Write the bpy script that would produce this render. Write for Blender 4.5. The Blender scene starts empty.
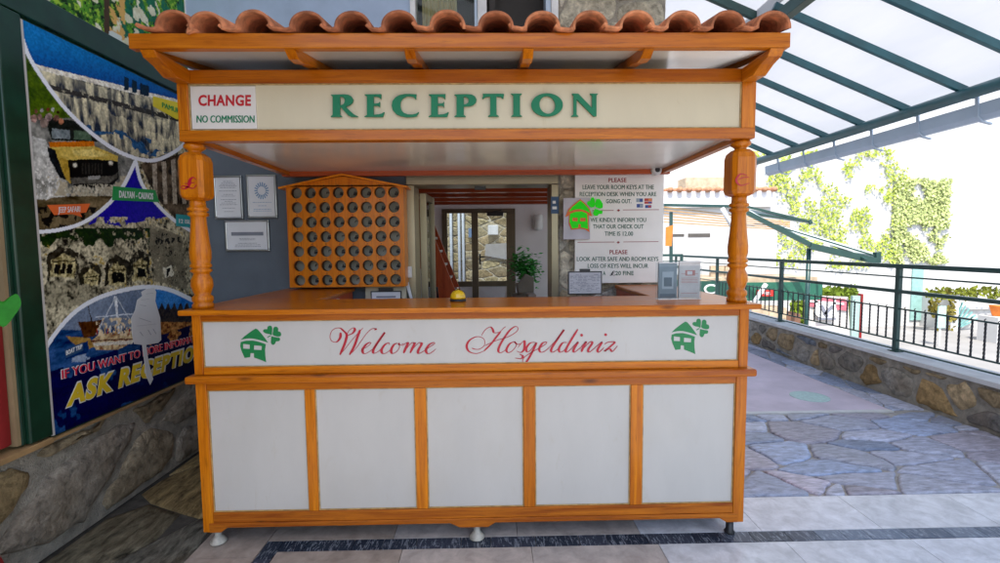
import bpy, math, random
import numpy as np
from mathutils import Vector, Matrix
random.seed(7)
R = math.radians
# ---------------------------------------------------------------- camera, world, sun
scene = bpy.context.scene
CAM = np.array([1.4137, -2.2596, 1.4484]); YAW, PITCH, ROLL, FPX = .0178, -.0721, -.0093, 478.36
_fw = np.array([math.sin(YAW)*math.cos(PITCH), math.cos(YAW)*math.cos(PITCH), math.sin(PITCH)])
_r0 = np.array([math.cos(YAW), -math.sin(YAW), 0.]); _u0 = np.cross(_r0, _fw)
_r = math.cos(ROLL)*_r0+math.sin(ROLL)*_u0; _u = -math.sin(ROLL)*_r0+math.cos(ROLL)*_u0
cd = bpy.data.cameras.new('camera'); cam = bpy.data.objects.new('camera', cd); scene.collection.objects.link(cam)
cam.matrix_world = Matrix(((_r[0], _u[0], -_fw[0], CAM[0]), (_r[1], _u[1], -_fw[1], CAM[1]), (_r[2], _u[2], -_fw[2], CAM[2]), (0, 0, 0, 1)))
cd.sensor_width = 36; cd.lens = 36*FPX/1000; cd.clip_start = .05; cd.clip_end = 500
scene.camera = cam
SUN_EL, SUN_AZ = 60, 188          # azimuth measured clockwise from +Y: the sun stands behind the photographer
w = bpy.data.worlds.new('World'); scene.world = w; w.use_nodes = True
nt = w.node_tree; bg = nt.nodes['Background']; sky = nt.nodes.new('ShaderNodeTexSky'); sky.sky_type = 'NISHITA'
sky.sun_disc = False; sky.sun_elevation = R(SUN_EL); sky.sun_rotation = R(SUN_AZ); sky.air_density = 1.0; sky.dust_density = 1.5; sky.ozone_density = 1
nt.links.new(sky.outputs[0], bg.inputs[0]); bg.inputs[1].default_value = .15
sd = bpy.data.lights.new('sun', 'SUN'); sd.energy = 2.8; sd.angle = R(.5); sd.color = (1, .95, .87)
so = bpy.data.objects.new('sun', sd); scene.collection.objects.link(so)
_sd = Vector((math.sin(R(SUN_AZ))*math.cos(R(SUN_EL)), math.cos(R(SUN_AZ))*math.cos(R(SUN_EL)), math.sin(R(SUN_EL))))
so.rotation_euler = _sd.to_track_quat('Z', 'Y').to_euler(); so.location = (0, -8, 12)
vs = scene.view_settings; vs.view_transform = 'Standard'; vs.look = 'None'; vs.gamma = 1; vs.exposure = 1.2; vs.use_curve_mapping = False

# ---------------------------------------------------------------- helpers
COL = scene.collection
def at(px, py, axis, val):
    d = _fw+(px-500)/FPX*_r+(281.5-py)/FPX*_u
    i = 'xyz'.index(axis); return Vector(CAM+d*(val-CAM[i])/d[i])
def pix(V):
    d = V-CAM; z = d@_fw
    return 500+FPX*(d@_r)/z, 281.5-FPX*(d@_u)/z
ORG = {}
def worldloc(o): return ORG.get(o.name, Vector((0, 0, 0)))
def tag(o, label=None, cat=None, group=None, kind=None):
    if label: o['label'] = label
    if cat: o['category'] = cat
    if group: o['group'] = group
    if kind: o['kind'] = kind
    return o
def thing(name, loc, label, cat, group=None):
    o = bpy.data.objects.new(name, None); COL.objects.link(o); o.location = loc; o.empty_display_size = .05
    ORG[o.name] = Vector(loc); return tag(o, label, cat, group)
def link(name, me, parent=None, smooth=False, bevel=0, origin=None, autosm=None):
    o = bpy.data.objects.new(name, me); COL.objects.link(o)
    if parent is not None:
        o.parent = parent; pw = worldloc(parent); o.location = -pw; ORG[o.name] = Vector((0, 0, 0))
    elif origin is not None:
        me.transform(Matrix.Translation(-Vector(origin))); o.location = origin; ORG[o.name] = Vector(origin)
    if smooth:
        for p in me.polygons: p.use_smooth = True
    if bevel:
        m = o.modifiers.new('bevel', 'BEVEL'); m.width = bevel; m.segments = 2; m.limit_method = 'ANGLE'; m.angle_limit = R(40)
    return o
class MB:
    def __init__(s): s.v = []; s.f = []; s.m = []; s.sm = []; s.c = []
    def add(s, vs_, fs, mi=0, sm=False, col=None):
        n = len(s.v); s.v += [tuple(v) for v in vs_]; s.f += [tuple(i+n for i in f) for f in fs]
        s.m += [mi]*len(fs); s.sm += [sm]*len(fs); s.c += [col or (1, 1, 1)]*len(vs_); return s
    def box(s, a, b, mi=0, col=None):
        x0, y0, z0 = a; x1, y1, z1 = b
        x0, x1 = min(x0, x1), max(x0, x1); y0, y1 = min(y0, y1), max(y0, y1); z0, z1 = min(z0, z1), max(z0, z1)
        v = [(x0, y0, z0), (x1, y0, z0), (x1, y1, z0), (x0, y1, z0), (x0, y0, z1), (x1, y0, z1), (x1, y1, z1), (x0, y1, z1)]
        return s.add(v, [(3, 2, 1, 0), (4, 5, 6, 7), (0, 1, 5, 4), (1, 2, 6, 5), (2, 3, 7, 6), (3, 0, 4, 7)], mi, col=col)
    def bar(s, p, q, w_, h, up=(0, 0, 1), mi=0):
        p = Vector(p); q = Vector(q); d = (q-p).normalized(); up = Vector(up)
        if abs(d.dot(up)) > .98: up = Vector((0, 1, 0))
        x = d.cross(up).normalized()*w_/2; y = x.cross(d).normalized()*h/2
        v = [p-x-y, p+x-y, p+x+y, p-x+y, q-x-y, q+x-y, q+x+y, q-x+y]
        return s.add(v, [(0, 1, 2, 3), (7, 6, 5, 4), (0, 4, 5, 1), (1, 5, 6, 2), (2, 6, 7, 3), (3, 7, 4, 0)], mi)
    def tube(s, pts, r, n=10, mi=0, cap=True):
        pts = [Vector(p) for p in pts]; rr = r if isinstance(r, (list, tuple)) else [r]*len(pts); V = []; F = []
        for i, p in enumerate(pts):
            d = (pts[min(i+1, len(pts)-1)]-pts[max(i-1, 0)]).normalized(); up = Vector((0, 0, 1)) if abs(d.z) < .95 else Vector((0, 1, 0))
            x = d.cross(up).normalized(); y = x.cross(d).normalized()
            V += [p+(x*math.cos(2*math.pi*k/n)+y*math.sin(2*math.pi*k/n))*rr[i] for k in range(n)]
        for i in range(len(pts)-1):
            F += [(i*n+k, i*n+(k+1) % n, (i+1)*n+(k+1) % n, (i+1)*n+k) for k in range(n)]
        if cap: F += [tuple(range(n))[::-1], tuple((len(pts)-1)*n+k for k in range(n))]
        return s.add(V, F, mi, True)
    def lathe(s, prof, c, n=28, mi=0):
        V = []; F = []
        for r_, z in prof: V += [(c[0]+r_*math.cos(2*math.pi*k/n), c[1]+r_*math.sin(2*math.pi*k/n), c[2]+z) for k in range(n)]
        for i in range(len(prof)-1): F += [(i*n+k, i*n+(k+1) % n, (i+1)*n+(k+1) % n, (i+1)*n+k) for k in range(n)]
        F += [tuple(range(n))[::-1], tuple((len(prof)-1)*n+k for k in range(n))]
        return s.add(V, F, mi, True)
    def prism(s, poly, d, mi=0, sm=False):       # poly: list of 3-D points, d: offset vector
        d = Vector(d); n = len(poly); P = [Vector(p) for p in poly]
        V = P+[p+d for p in P]; F = [tuple(range(n)), tuple(range(n, 2*n))[::-1]]+[(i, i+n, (i+1) % n+n, (i+1) % n) for i in range(n)]
        return s.add(V, F, mi, sm)
    def mesh(s, mats, name='m'):
        me = bpy.data.meshes.new(name); me.from_pydata(s.v, [], s.f)
        for m in (mats if isinstance(mats, (list, tuple)) else [mats]): me.materials.append(m)
        me.polygons.foreach_set('material_index', s.m); me.polygons.foreach_set('use_smooth', s.sm)
        if any(c != (1, 1, 1) for c in s.c):
            a = me.color_attributes.new('Col', 'FLOAT_COLOR', 'POINT'); a.data.foreach_set('color', [x for c in s.c for x in (*c, 1)])
        me.update()
        import bmesh
        b = bmesh.new(); b.from_mesh(me); bmesh.ops.recalc_face_normals(b, faces=b.faces); b.to_mesh(me); b.free()
        return me
    def build(s, name, mats, parent=None, bevel=0, origin=None):
        return link(name, s.mesh(mats, name), parent, bevel=bevel, origin=origin)
def shape_mesh(polys, O, U, V, depth, mat, res=1):
    """filled 2-D polygons (even-odd holes) laid on plane O + a U + b V, thickness depth along U x V"""
    cu = bpy.data.curves.new('shape', 'CURVE'); cu.dimensions = '2D'; cu.fill_mode = 'BOTH'; cu.extrude = depth/2
    for P in polys:
        sp = cu.splines.new('POLY'); sp.points.add(len(P)-1); sp.use_cyclic_u = True
        for i, (a, b) in enumerate(P): sp.points[i].co = (a, b, 0, 1)
    return _cu2mesh(cu, O, U, V, depth, mat)
def _cu2mesh(cu, O, U, V, depth, mat, fit=None):
    o = bpy.data.objects.new('tmp', cu); COL.objects.link(o); bpy.context.view_layer.update()
    me = bpy.data.meshes.new_from_object(o.evaluated_get(bpy.context.evaluated_depsgraph_get())); bpy.data.objects.remove(o); bpy.data.curves.remove(cu)
    n = len(me.vertices); co = np.empty(n*3); me.vertices.foreach_get('co', co); co = co.reshape(-1, 3)
    if fit:
        a0, b0 = co[:, 0].min(), co[:, 1].min(); a1, b1 = co[:, 0].max(), co[:, 1].max()
        if len(fit) > 2: b0, b1 = fit[2]                       # keep the font's own baseline / cap height
        co[:, 0] = (co[:, 0]-a0)/(a1-a0)*fit[0]; co[:, 1] = (co[:, 1]-b0)/(b1-b0)*fit[1]
    U = np.array(U, float); V = np.array(V, float); N = np.cross(U, V); N /= np.linalg.norm(N)
    w_ = np.array(O)+co[:, :1]*U+co[:, 1:2]*V+(co[:, 2:]+depth/2)*N
    me.vertices.foreach_set('co', w_.ravel()); me.materials.clear(); me.materials.append(mat); me.update(); return me
def text_mesh(txt, BL, BR, TL, mat, depth=.002, bold=0., off=.0005):
    """default font fitted to the parallelogram BL (baseline left), BR (baseline right), TL (cap height left)"""
    if bold and any(c in txt for c in 'MW'):
        BL, BR, TL = Vector(BL), Vector(BR), Vector(TL); h = (TL-BL).length; d = (BR-BL).normalized()*h*bold*.9; N = (BR-BL).cross(TL-BL).normalized()*.00015
        return join_mesh([text_mesh(txt, BL+d*k+N*(k+1), BR+d*k+N*(k+1), TL+d*k+N*(k+1), mat, depth, 0, off) for k in (-1, 0, 1)])
    cu = bpy.data.curves.new('txt', 'FONT'); cu.body = txt; cu.offset = bold; cu.space_character = 1+bold*2.4; cu.extrude = depth/2; cu.resolution_u = 3
    BL, BR, TL = Vector(BL), Vector(BR), Vector(TL)
    N = (BR-BL).cross(TL-BL).normalized(); BLo = BL+N*off
    return _cu2mesh(cu, BLo, (BR-BL), (TL-BL), depth, mat, fit=(1, 1, (-bold, .729-.0+bold)))
def join_mesh(mes, name='m'):
    mb = MB(); mats = []
    for me in mes:
        mi = []
        for m in me.materials:
            if m not in mats: mats.append(m)
            mi.append(mats.index(m))
        n = len(mb.v); mb.v += [tuple(v.co) for v in me.vertices]; mb.c += [(1, 1, 1)]*len(me.vertices)
        for p in me.polygons: mb.f.append(tuple(i+n for i in p.vertices)); mb.m.append(mi[p.material_index] if mi else 0); mb.sm.append(False)
    me = bpy.data.meshes.new(name); me.from_pydata(mb.v, [], mb.f)
    for m in mats: me.materials.append(m)
    me.polygons.foreach_set('material_index', mb.m); me.update(); return me
def catmull(P, k=8, closed=False):
    P = [np.array(p, float) for p in P]; out = []; n = len(P)
    for i in range(n if closed else n-1):
        g = (lambda j: P[j % n]) if closed else (lambda j: P[min(max(j, 0), n-1)])
        p0, p1, p2, p3 = g(i-1), g(i), g(i+1), g(i+2)
        for t in np.arange(k)/k:
            out.append(.5*((2*p1)+(-p0+p2)*t+(2*p0-5*p1+4*p2-p3)*t*t+(-p0+3*p1-3*p2+p3)*t**3))
    if not closed: out.append(P[-1])
    return out
def strokes_mesh(strokes, tf, thin, thick, mat, depth, N):
    """pen strokes: image-space polylines, swelling on the downstrokes; tf maps (u,v) to a 3-D point"""
    mb = MB(); N = Vector(N).normalized()*depth
    for li, S in enumerate(strokes):
        C = catmull(S, 7); n = len(C); L = []; Rr = []
        for i, p in enumerate(C):
            d = C[min(i+1, n-1)]-C[max(i-1, 0)]; l = np.linalg.norm(d)+1e-9; d = d/l
            wd = thin+(thick-thin)*max(0, d[1])**1.6; e = min(i, n-1-i)/3.; wd *= .55+.45*min(1, e)
            nn = np.array([-d[1], d[0]])*wd/2; L.append(p+nn); Rr.append(p-nn)
        V = [tf(*q) for q in L]+[tf(*q) for q in Rr]; Nl = N*(1+.12*li)
        V2 = [v+Nl for v in V]; F = []
        for i in range(n-1):
            a, b, c, d = i, i+1, n+i+1, n+i
            F += [(a+2*n, b+2*n, c+2*n, d+2*n), (a, b, b+2*n, a+2*n), (d, c, c+2*n, d+2*n)]
        mb.add(V+V2, F)
    return mb.mesh(mat)
# ---- value noise (numpy) for printed pictures and stone relief
_rng = np.random.RandomState(3); _G = _rng.rand(256, 256)
def vnoise(x, y):
    x = np.asarray(x, float); y = np.asarray(y, float); xi = np.floor(x).astype(int); yi = np.floor(y).astype(int); fx = x-xi; fy = y-yi
    fx = fx*fx*(3-2*fx); fy = fy*fy*(3-2*fy); g = lambda a, b: _G[a % 256, b % 256]
    return (g(xi, yi)*(1-fx)+g(xi+1, yi)*fx)*(1-fy)+(g(xi, yi+1)*(1-fx)+g(xi+1, yi+1)*fx)*fy
def fbm(x, y, o=4):
    s = 0; a = .5; t = 0
    for i in range(o): s = s+a*vnoise(x*2**i+17*i, y*2**i+31*i); t += a; a *= .55
    return s/t
# ---------------------------------------------------------------- materials
def srgb(*c): return tuple(((x/255)/12.92 if x/255 <= .04045 else ((x/255+.055)/1.055)**2.4) for x in c)
class NB:
    def __init__(s, name):
        s.mat = bpy.data.materials.new(name); s.mat.use_nodes = True; s.t = s.mat.node_tree; s.p = s.t.nodes['Principled BSDF']
    def n(s, typ, **kw):
        nd = s.t.nodes.new(typ)
        for k, v in kw.items():
            if k.startswith('i_'):
                key = k[2:].replace('_', ' '); nd.inputs[key].default_value = v
            else: setattr(nd, k, v)
        return nd
    def l(s, a, b): s.t.links.new(a, b)
def noisecoord(b, scale=(1, 1, 1), obj=True):
    tc = b.n('ShaderNodeTexCoord'); mp = b.n('ShaderNodeMapping'); mp.inputs['Scale'].default_value = scale
    b.l(tc.outputs['Object'], mp.inputs[0]); return mp.outputs[0]
def ramp(b, src, stops):
    r = b.n('ShaderNodeValToRGB'); e = r.color_ramp.elements
    while len(e) < len(stops): e.new(.5)
    for i, (p, c) in enumerate(stops): e[i].position = p; e[i].color = (*c, 1)
    b.l(src, r.inputs[0]); return r.outputs[0]
def mix(b, fac, a, c, mode='MIX'):
    m = b.n('ShaderNodeMix', data_type='RGBA', blend_type=mode)
    for s_, v in ((m.inputs[0], fac), (m.inputs[6], a), (m.inputs[7], c)):
        if hasattr(v, 'node'): b.l(v, s_)
        else: s_.default_value = v if isinstance(v, float) else ((*v, 1) if len(v) == 3 else v)
    return m.outputs[2]
def noise(b, vec, scale, detail=5, rough=.55, dist=0):
    n = b.n('ShaderNodeTexNoise'); n.inputs['Scale'].default_value = scale; n.inputs['Detail'].default_value = detail; n.inputs['Roughness'].default_value = rough
    n.inputs['Distortion'].default_value = dist; b.l(vec, n.inputs['Vector']); return n.outputs[0]
def bump(b, h, strength=.3, dist=.01):
    n = b.n('ShaderNodeBump'); n.inputs['Strength'].default_value = strength; n.inputs['Distance'].default_value = dist; b.l(h, n.inputs['Height']); b.l(n.outputs[0], b.p.inputs['Normal'])
def plain(name, col, rough=.5, metal=0, var=.12, scale=8, bmp=.0, coat=0, spec=None):
    b = NB(name); v = noisecoord(b); n = noise(b, v, scale, 4)
    c = ramp(b, n, [(.3, tuple(x*(1-var) for x in col)), (.7, tuple(min(1, x*(1+var)) for x in col))])
    b.l(c, b.p.inputs['Base Color']); b.p.inputs['Roughness'].default_value = rough; b.p.inputs['Metallic'].default_value = metal
    if coat: b.p.inputs['Coat Weight'].default_value = coat; b.p.inputs['Coat Roughness'].default_value = .12
    if bmp: bump(b, noise(b, v, scale*9, 5), bmp, .004)
    return b.mat
def wood(name, axis, c0, c1, dark, rough=.3, coat=.5):
    b = NB(name); sc = [26, 26, 26]; sc['xyz'.index(axis)] = 1.3; v = noisecoord(b, tuple(sc))
    g = noise(b, v, 1.6, 6, .6, .6); c = ramp(b, g, [(.28, c0), (.5, tuple((p+q)/2 for p, q in zip(c0, c1))), (.72, c1)])
    v2 = noisecoord(b, tuple(x*3 for x in sc)); f = noise(b, v2, 2.2, 3, .7); c = mix(b, ramp(b, f, [(.54, (0, 0, 0)), (.74, (.5, .5, .5))]), c, dark)
    kn = b.n('ShaderNodeTexVoronoi'); kn.inputs['Scale'].default_value = 1.0; sk = [7, 7, 7]; sk['xyz'.index(axis)] = 2.2
    b.l(noisecoord(b, tuple(sk)), kn.inputs['Vector']); c = mix(b, ramp(b, kn.outputs['Distance'], [(.05, (.8, .8, .8)), (.12, (0, 0, 0))]), c, dark)
    oi = b.n('ShaderNodeObjectInfo'); c = mix(b, 1.0, c, ramp(b, oi.outputs['Random'], [(0, (.74, .66, .6)), (.5, (1, 1, 1)), (1, (1.15, 1.2, 1.2))]), 'MULTIPLY'); w_ = noise(b, noisecoord(b), 5, 5, .65); c = mix(b, ramp(b, w_, [(.60, (0, 0, 0)), (.74, (.35, .35, .35))]), c, tuple(x*.6 for x in c0))
    b.l(c, b.p.inputs['Base Color']); b.p.inputs['Coat Weight'].default_value = coat*.5; b.p.inputs['Coat Roughness'].default_value = .16; b.p.inputs['Specular IOR Level'].default_value = .22
    rr = b.n('ShaderNodeMapRange'); rr.inputs[3].default_value = rough-.1; rr.inputs[4].default_value = rough+.15; b.l(g, rr.inputs[0]); b.l(rr.outputs[0], b.p.inputs['Roughness'])
    bump(b, f, .12, .002); return b.mat
WC = ((.38, .082, .001), (.66, .205, .004), (.09, .017, .001))
WX, WY, WZ = [wood('varnished_wood_'+a, a, *WC) for a in 'xyz']
WR = wood('golden_rack_wood', 'z', (.66, .15, .003), (.92, .31, .008), (.16, .03, .002), .35, .4)
WXB = wood('worn_base_wood', 'x', (.20, .035, .002), (.52, .15, .008), (.05, .015, .004), .5, .15)
RW = wood('red_brown_wood', 'x', (.34, .055, .015), (.52, .10, .025), (.04, .01, .005), .3)
RWY = wood('red_brown_wood_deep', 'z', (.42, .06, .02), (.60, .11, .03), (.06, .01, .005), .3)
def laminate(name, base, edge):
    b = NB(name); v = noisecoord(b, (1, 1, .35)); n = noise(b, v, 6, 5, .6); c = ramp(b, n, [(.3, tuple(x*.93 for x in base)), (.7, base)])
    s = noise(b, noisecoord(b, (1, 1, 1)), 90, 2, .5); c = mix(b, ramp(b, s, [(.74, (0, 0, 0)), (.8, (.35, .35, .35))]), c, edge)
    st = noise(b, noisecoord(b, (2, 2, 1.4)), 1.5, 5, .6); c = mix(b, ramp(b, st, [(.5, (0, 0, 0)), (.8, (.25, .25, .25))]), c, edge)
    sf = noise(b, noisecoord(b, (3, 3, 1)), 4.5, 7, .7, 1.2); c = mix(b, ramp(b, sf, [(.6, (0, 0, 0)), (.78, (.45, .45, .45))]), c, edge)
    b.l(c, b.p.inputs['Base Color']); b.p.inputs['Roughness'].default_value = .42; b.p.inputs['Specular IOR Level'].default_value = .25; return b.mat
PANEL = laminate('white_laminate', (.55, .525, .49), (.44, .38, .29))
CREAM = laminate('cream_laminate', (.64, .55, .38), (.48, .37, .20))
SOFFIT = plain('pale_soffit_board', (.80, .75, .66), .22, var=.08, scale=2, coat=.4)
def attr_mat(name, rough, nscale, amt, bmp=.4, bd=.006, aniso=(1, 1, 1)):
    b = NB(name); a = b.n('ShaderNodeAttribute', attribute_name='Col'); v = noisecoord(b, aniso); n = noise(b, v, nscale, 7, .65, .4)
    c = mix(b, 1.0, a.outputs['Color'], ramp(b, n, [(.28, (1-amt,)*3), (.72, (1+amt*.6,)*3)]), 'MULTIPLY')
    n2 = noise(b, noisecoord(b), nscale*.25, 4); c = mix(b, ramp(b, n2, [(.45, (0, 0, 0)), (.7, (.4, .4, .4))]), c, (.20, .13, .06)) if 'stone' in name else c
    b.l(c, b.p.inputs['Base Color']); b.p.inputs['Roughness'].default_value = rough
    b.p.inputs['Specular IOR Level'].default_value = .12 if name in ('printed_picture', 'rubble_stone', 'leaf', 'streaked_stone') else .5
    if bmp:
        fn = noise(b, noisecoord(b, aniso), nscale*3.2, 6, .7); m_ = b.n('ShaderNodeMath', operation='ADD'); b.l(n, m_.inputs[0]); b.l(fn, m_.inputs[1]); bump(b, m_.outputs[0], bmp, bd)
    return b.mat
STONE = attr_mat('rubble_stone', .9, 16, .75, 1.0, .02)
STREAK = attr_mat('streaked_stone', .6, 5, 1.0, 1.0, .03, (4.5, 1.6, 1))
SLATE = attr_mat('slate_slab', .34, 8, .62, .6, .006, (1.5, 4.5, 1))
PRINT = attr_mat('printed_picture', .38, 120, .10, 0)
LEAF = attr_mat('leaf', .45, 30, .25, 0)
MARBLE = attr_mat('polished_floor_tile', .2, 11, .34, .10, .002)
MORTAR = plain('mortar', (.46, .41, .33), .9, var=.35, scale=14, bmp=.6)
_b = [n for n in MORTAR.node_tree.nodes if n.type == 'BUMP'][0]; _b.inputs['Distance'].default_value = .03; _b.inputs['Strength'].default_value = 1
MORTARL = plain('pale_joint_mortar', (.38, .36, .33), .85, var=.3, scale=14, bmp=.5)
WALLGREY = plain('grey_blue_wall_paint', (.115, .135, .16), .75, var=.10, scale=5, bmp=.12)
WALLDAYLIT = plain('daylit_wall_tone', (.40, .50, .66), .75, var=.08, scale=5, bmp=.25)  # upper part of the same wall, daylight put into a paler colour
WHITEW = plain('white_plaster', (.60, .59, .575), .8, var=.05, scale=3, bmp=.2)
HALLW = plain('hall_plaster', (.80, .75, .74), .8, var=.05, scale=3, bmp=.1)
TERRA = plain('terracotta', (.42, .125, .045), .85, var=.55, scale=22, bmp=.7)
TERRAD = plain('terracotta_pale', (.50, .24, .13), .8, var=.25, scale=12)
DGREEN = plain('dark_green_gloss_paint', (.006, .035, .018), .3, var=.3, scale=10, coat=.3)
TGREEN = plain('teal_green_metal_paint', (.018, .062, .056), .35, var=.2, scale=10)
TEAL = plain('blue_green_steel_paint', (.025, .11, .135), .4, var=.2, scale=7)
GREEN = plain('sign_green', (0, .17, .07), .6, var=.06)
LOGOG = plain('logo_green', (.005, .19, .05), .4, var=.06)
RED = plain('sign_red', (.50, .008, .015), .4, var=.06)
NEON = plain('bright_green', (.01, .98, .0), .7, var=.02); NEONO = plain('orange_outline', (.85, .16, .02), .5, var=.05)
BLACK = plain('black_plastic', (.02, .02, .022), .4); CHROME = plain('brushed_silver', (.55, .56, .56), .28, 1)
ALU = plain('champagne_aluminium', (.34, .29, .19), .35, .55, var=.1, scale=3)
PAPER = plain('white_paper', (.74, .74, .76), .6, var=.04); INK = plain('grey_ink', (.22, .23, .27), .6)
YELLOW = plain('yellow_enamel', (.80, .50, .01), .25, coat=.5); WHITEP = plain('white_plastic', (.75, .75, .74), .35)
GRVN = plain('dark_green_ink', (.012, .10, .055), .5); MAROON = plain('maroon_ink', (.32, .025, .03), .5)
PINK = plain('worn_pink_concrete', (.58, .50, .56), .6, var=.14, scale=3.5, bmp=.3)
MEDAL = plain('pale_green_mosaic', (.42, .58, .54), .5, var=.15, scale=30)
CONC = plain('concrete_coping', (.62, .62, .60), .8, var=.12, scale=6, bmp=.3)
ASPH = plain('sunlit_street_paving', (.30, .29, .28), .9, var=.12, scale=.8, bmp=.2)
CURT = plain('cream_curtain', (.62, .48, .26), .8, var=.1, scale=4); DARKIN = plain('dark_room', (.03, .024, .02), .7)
TAN = plain('tan_timber', (.52, .33, .16), .6, var=.2); CLOTHR = plain('red_cloth', (.24, .006, .005), .8)
ORANGEC = plain('orange_cloth', (.80, .22, .03), .7); BEIGE = plain('beige_stone_block', (.52, .40, .27), .85, var=.25, scale=6)
GUTM = plain('pale_blue_gutter', (.50, .60, .72), .4, var=.08, scale=3); SILLM = plain('oiled_sill_board', (.36, .22, .10), .35, var=.25, scale=6)
BLUEB = plain('blue_sticker', (.02, .07, .17), .5)
def sheet_mat():
    b = NB('translucent_roof_sheet'); t = b.n('ShaderNodeBsdfTranslucent'); d = b.n('ShaderNodeBsdfDiffuse'); m = b.n('ShaderNodeMixShader')
    n = noise(b, noisecoord(b, (1, .25, 1)), 3, 4); c = ramp(b, n, [(.3, (.60, .61, .63)), (.7, (.68, .68, .69))])
    b.l(c, t.inputs[0]); b.l(c, d.inputs[0]); m.inputs[0].default_value = .55; b.l(t.outputs[0], m.inputs[1]); b.l(d.outputs[0], m.inputs[2])
    b.l(m.outputs[0], b.t.nodes['Material Output'].inputs[0]); return b.mat
SHEET = sheet_mat()
def glass_mat(name, tint=(.9, .95, .95), refl=.12):
    b = NB(name); t = b.n('ShaderNodeBsdfTransparent'); t.inputs[0].default_value = (*tint, 1); g = b.n('ShaderNodeBsdfGlossy'); g.inputs['Roughness'].default_value = .03
    fr = b.n('ShaderNodeFresnel'); fr.inputs[0].default_value = 1.45; m = b.n('ShaderNodeMixShader'); b.l(fr.outputs[0], m.inputs[0]); b.l(t.outputs[0], m.inputs[1]); b.l(g.outputs[0], m.inputs[2])
    b.l(m.outputs[0], b.t.nodes['Material Output'].inputs[0]); return b.mat
GLASS = glass_mat('window_glass')

# ---------------------------------------------------------------- rubble / crazy paving generator
def cells(w_, h, sx, sy, jit=.42, seed=0, mortar=.012, rnd=2, cut=.25):
    rg = random.Random(seed); P = []; ny = int(h/sy)+3; nx = int(w_/sx)+3
    for j in range(-1, ny):
        for i in range(-1, nx): P.append(((i+.5*(j % 2)+.25+rg.uniform(-jit, jit))*sx, (j+.5+rg.uniform(-jit, jit))*sy))
    out = []
    for a in P:
        poly = [(a[0]-2*sx, a[1]-2*sy), (a[0]+2*sx, a[1]-2*sy), (a[0]+2*sx, a[1]+2*sy), (a[0]-2*sx, a[1]+2*sy)]
        clips = [((b[0]+a[0])/2, (b[1]+a[1])/2, (b[0]-a[0])/sx**2, (b[1]-a[1])/sy**2) for b in P if b is not a and abs(b[0]-a[0]) < 3*sx and abs(b[1]-a[1]) < 3*sy]
        clips += [(0, 0, -1, 0), (w_, 0, 1, 0), (0, 0, 0, -1), (0, h, 0, 1)]
        for mx, my, nx_, ny_ in clips:
            l = math.hypot(nx_, ny_); nx_ /= l; ny_ /= l; q = []; m_ = mortar/2
            for k in range(len(poly)):
                p0, p1 = poly[k], poly[(k+1) % len(poly)]
                d0 = (p0[0]-mx)*nx_+(p0[1]-my)*ny_+m_; d1 = (p1[0]-mx)*nx_+(p1[1]-my)*ny_+m_
                if d0 <= 0: q.append(p0)
                if (d0 < 0) != (d1 < 0) and abs(d0-d1) > 1e-12:
                    t = d0/(d0-d1); q.append((p0[0]+(p1[0]-p0[0])*t, p0[1]+(p1[1]-p0[1])*t))
            poly = q
            if len(poly) < 3: break
        if len(poly) < 3: continue
        ar = abs(sum(poly[k][0]*poly[(k+1) % len(poly)][1]-poly[(k+1) % len(poly)][0]*poly[k][1] for k in range(len(poly))))/2
        if ar < .06*sx*sy: continue
        for _ in range(rnd):
            poly = [p for k in range(len(poly)) for p in ((poly[k][0]*(1-cut)+poly[(k+1) % len(poly)][0]*cut, poly[k][1]*(1-cut)+poly[(k+1) % len(poly)][1]*cut), (poly[k][0]*cut+poly[(k+1) % len(poly)][0]*(1-cut), poly[k][1]*cut+poly[(k+1) % len(poly)][1]*(1-cut)))]
        out.append(poly)
    return out
def stones(mb, O, U, V, N, w_, h, sx, sy, cols, bulge, seed=0, mortar=.02, rnd=2, mi=0, rough=.006, depth=.02, jit=.42, skip=None, cut=.25, wob=.45):
    O, U, V, N = Vector(O), Vector(U), Vector(V), Vector(N); rg = random.Random(seed+99)
    for poly in cells(w_, h, sx, sy, jit, seed, mortar, rnd, cut):
        cx = sum(p[0] for p in poly)/len(poly); cy = sum(p[1] for p in poly)/len(poly)
        if skip and skip(cx, cy): continue
        # edge wobble so joints are not dead straight
        pp = []
        for k in range(len(poly)):
            p0, p1 = poly[k], poly[(k+1) % len(poly)]; seg = max(1, int(math.hypot(p1[0]-p0[0], p1[1]-p0[1])/(.22*min(sx, sy))))
            pp += [(p0[0]+(p1[0]-p0[0])*t/seg, p0[1]+(p1[1]-p0[1])*t/seg) for t in range(seg)]
        amp = mortar*wob
        poly = [(p[0]+(float(vnoise(p[0]*14+5, p[1]*14))-.5)*amp, p[1]+(float(vnoise(p[0]*14, p[1]*14+77))-.5)*amp) for p in pp]
        n = len(poly); c = rg.choice(cols); k_ = rg.uniform(.75, 1.25); c = tuple(x*k_ for x in c); V_ = []; F = []; b_ = bulge*rg.uniform(.6, 1.3)
        rings = [(1, -depth), (1, b_*.15), (.93, b_*.62), (.78, b_*.92), (.45, b_)]
        for sc, hh in rings:
            for p in poly:
                x = cx+(p[0]-cx)*sc; y = cy+(p[1]-cy)*sc; q = (float(fbm(x*18+3, y*18))-.5)*2*rough if hh > 0 else 0
                V_.append(O+U*x+V*y+N*(hh+q))
        V_.append(O+U*cx+V*cy+N*b_); r_ = len(rings)
        for i in range(r_-1): F += [(i*n+k, i*n+(k+1) % n, (i+1)*n+(k+1) % n, (i+1)*n+k) for k in range(n)]
        F += [((r_-1)*n+k, (r_-1)*n+(k+1) % n, r_*n) for k in range(n)]
        mb.add(V_, F, mi, True, c)

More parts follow.
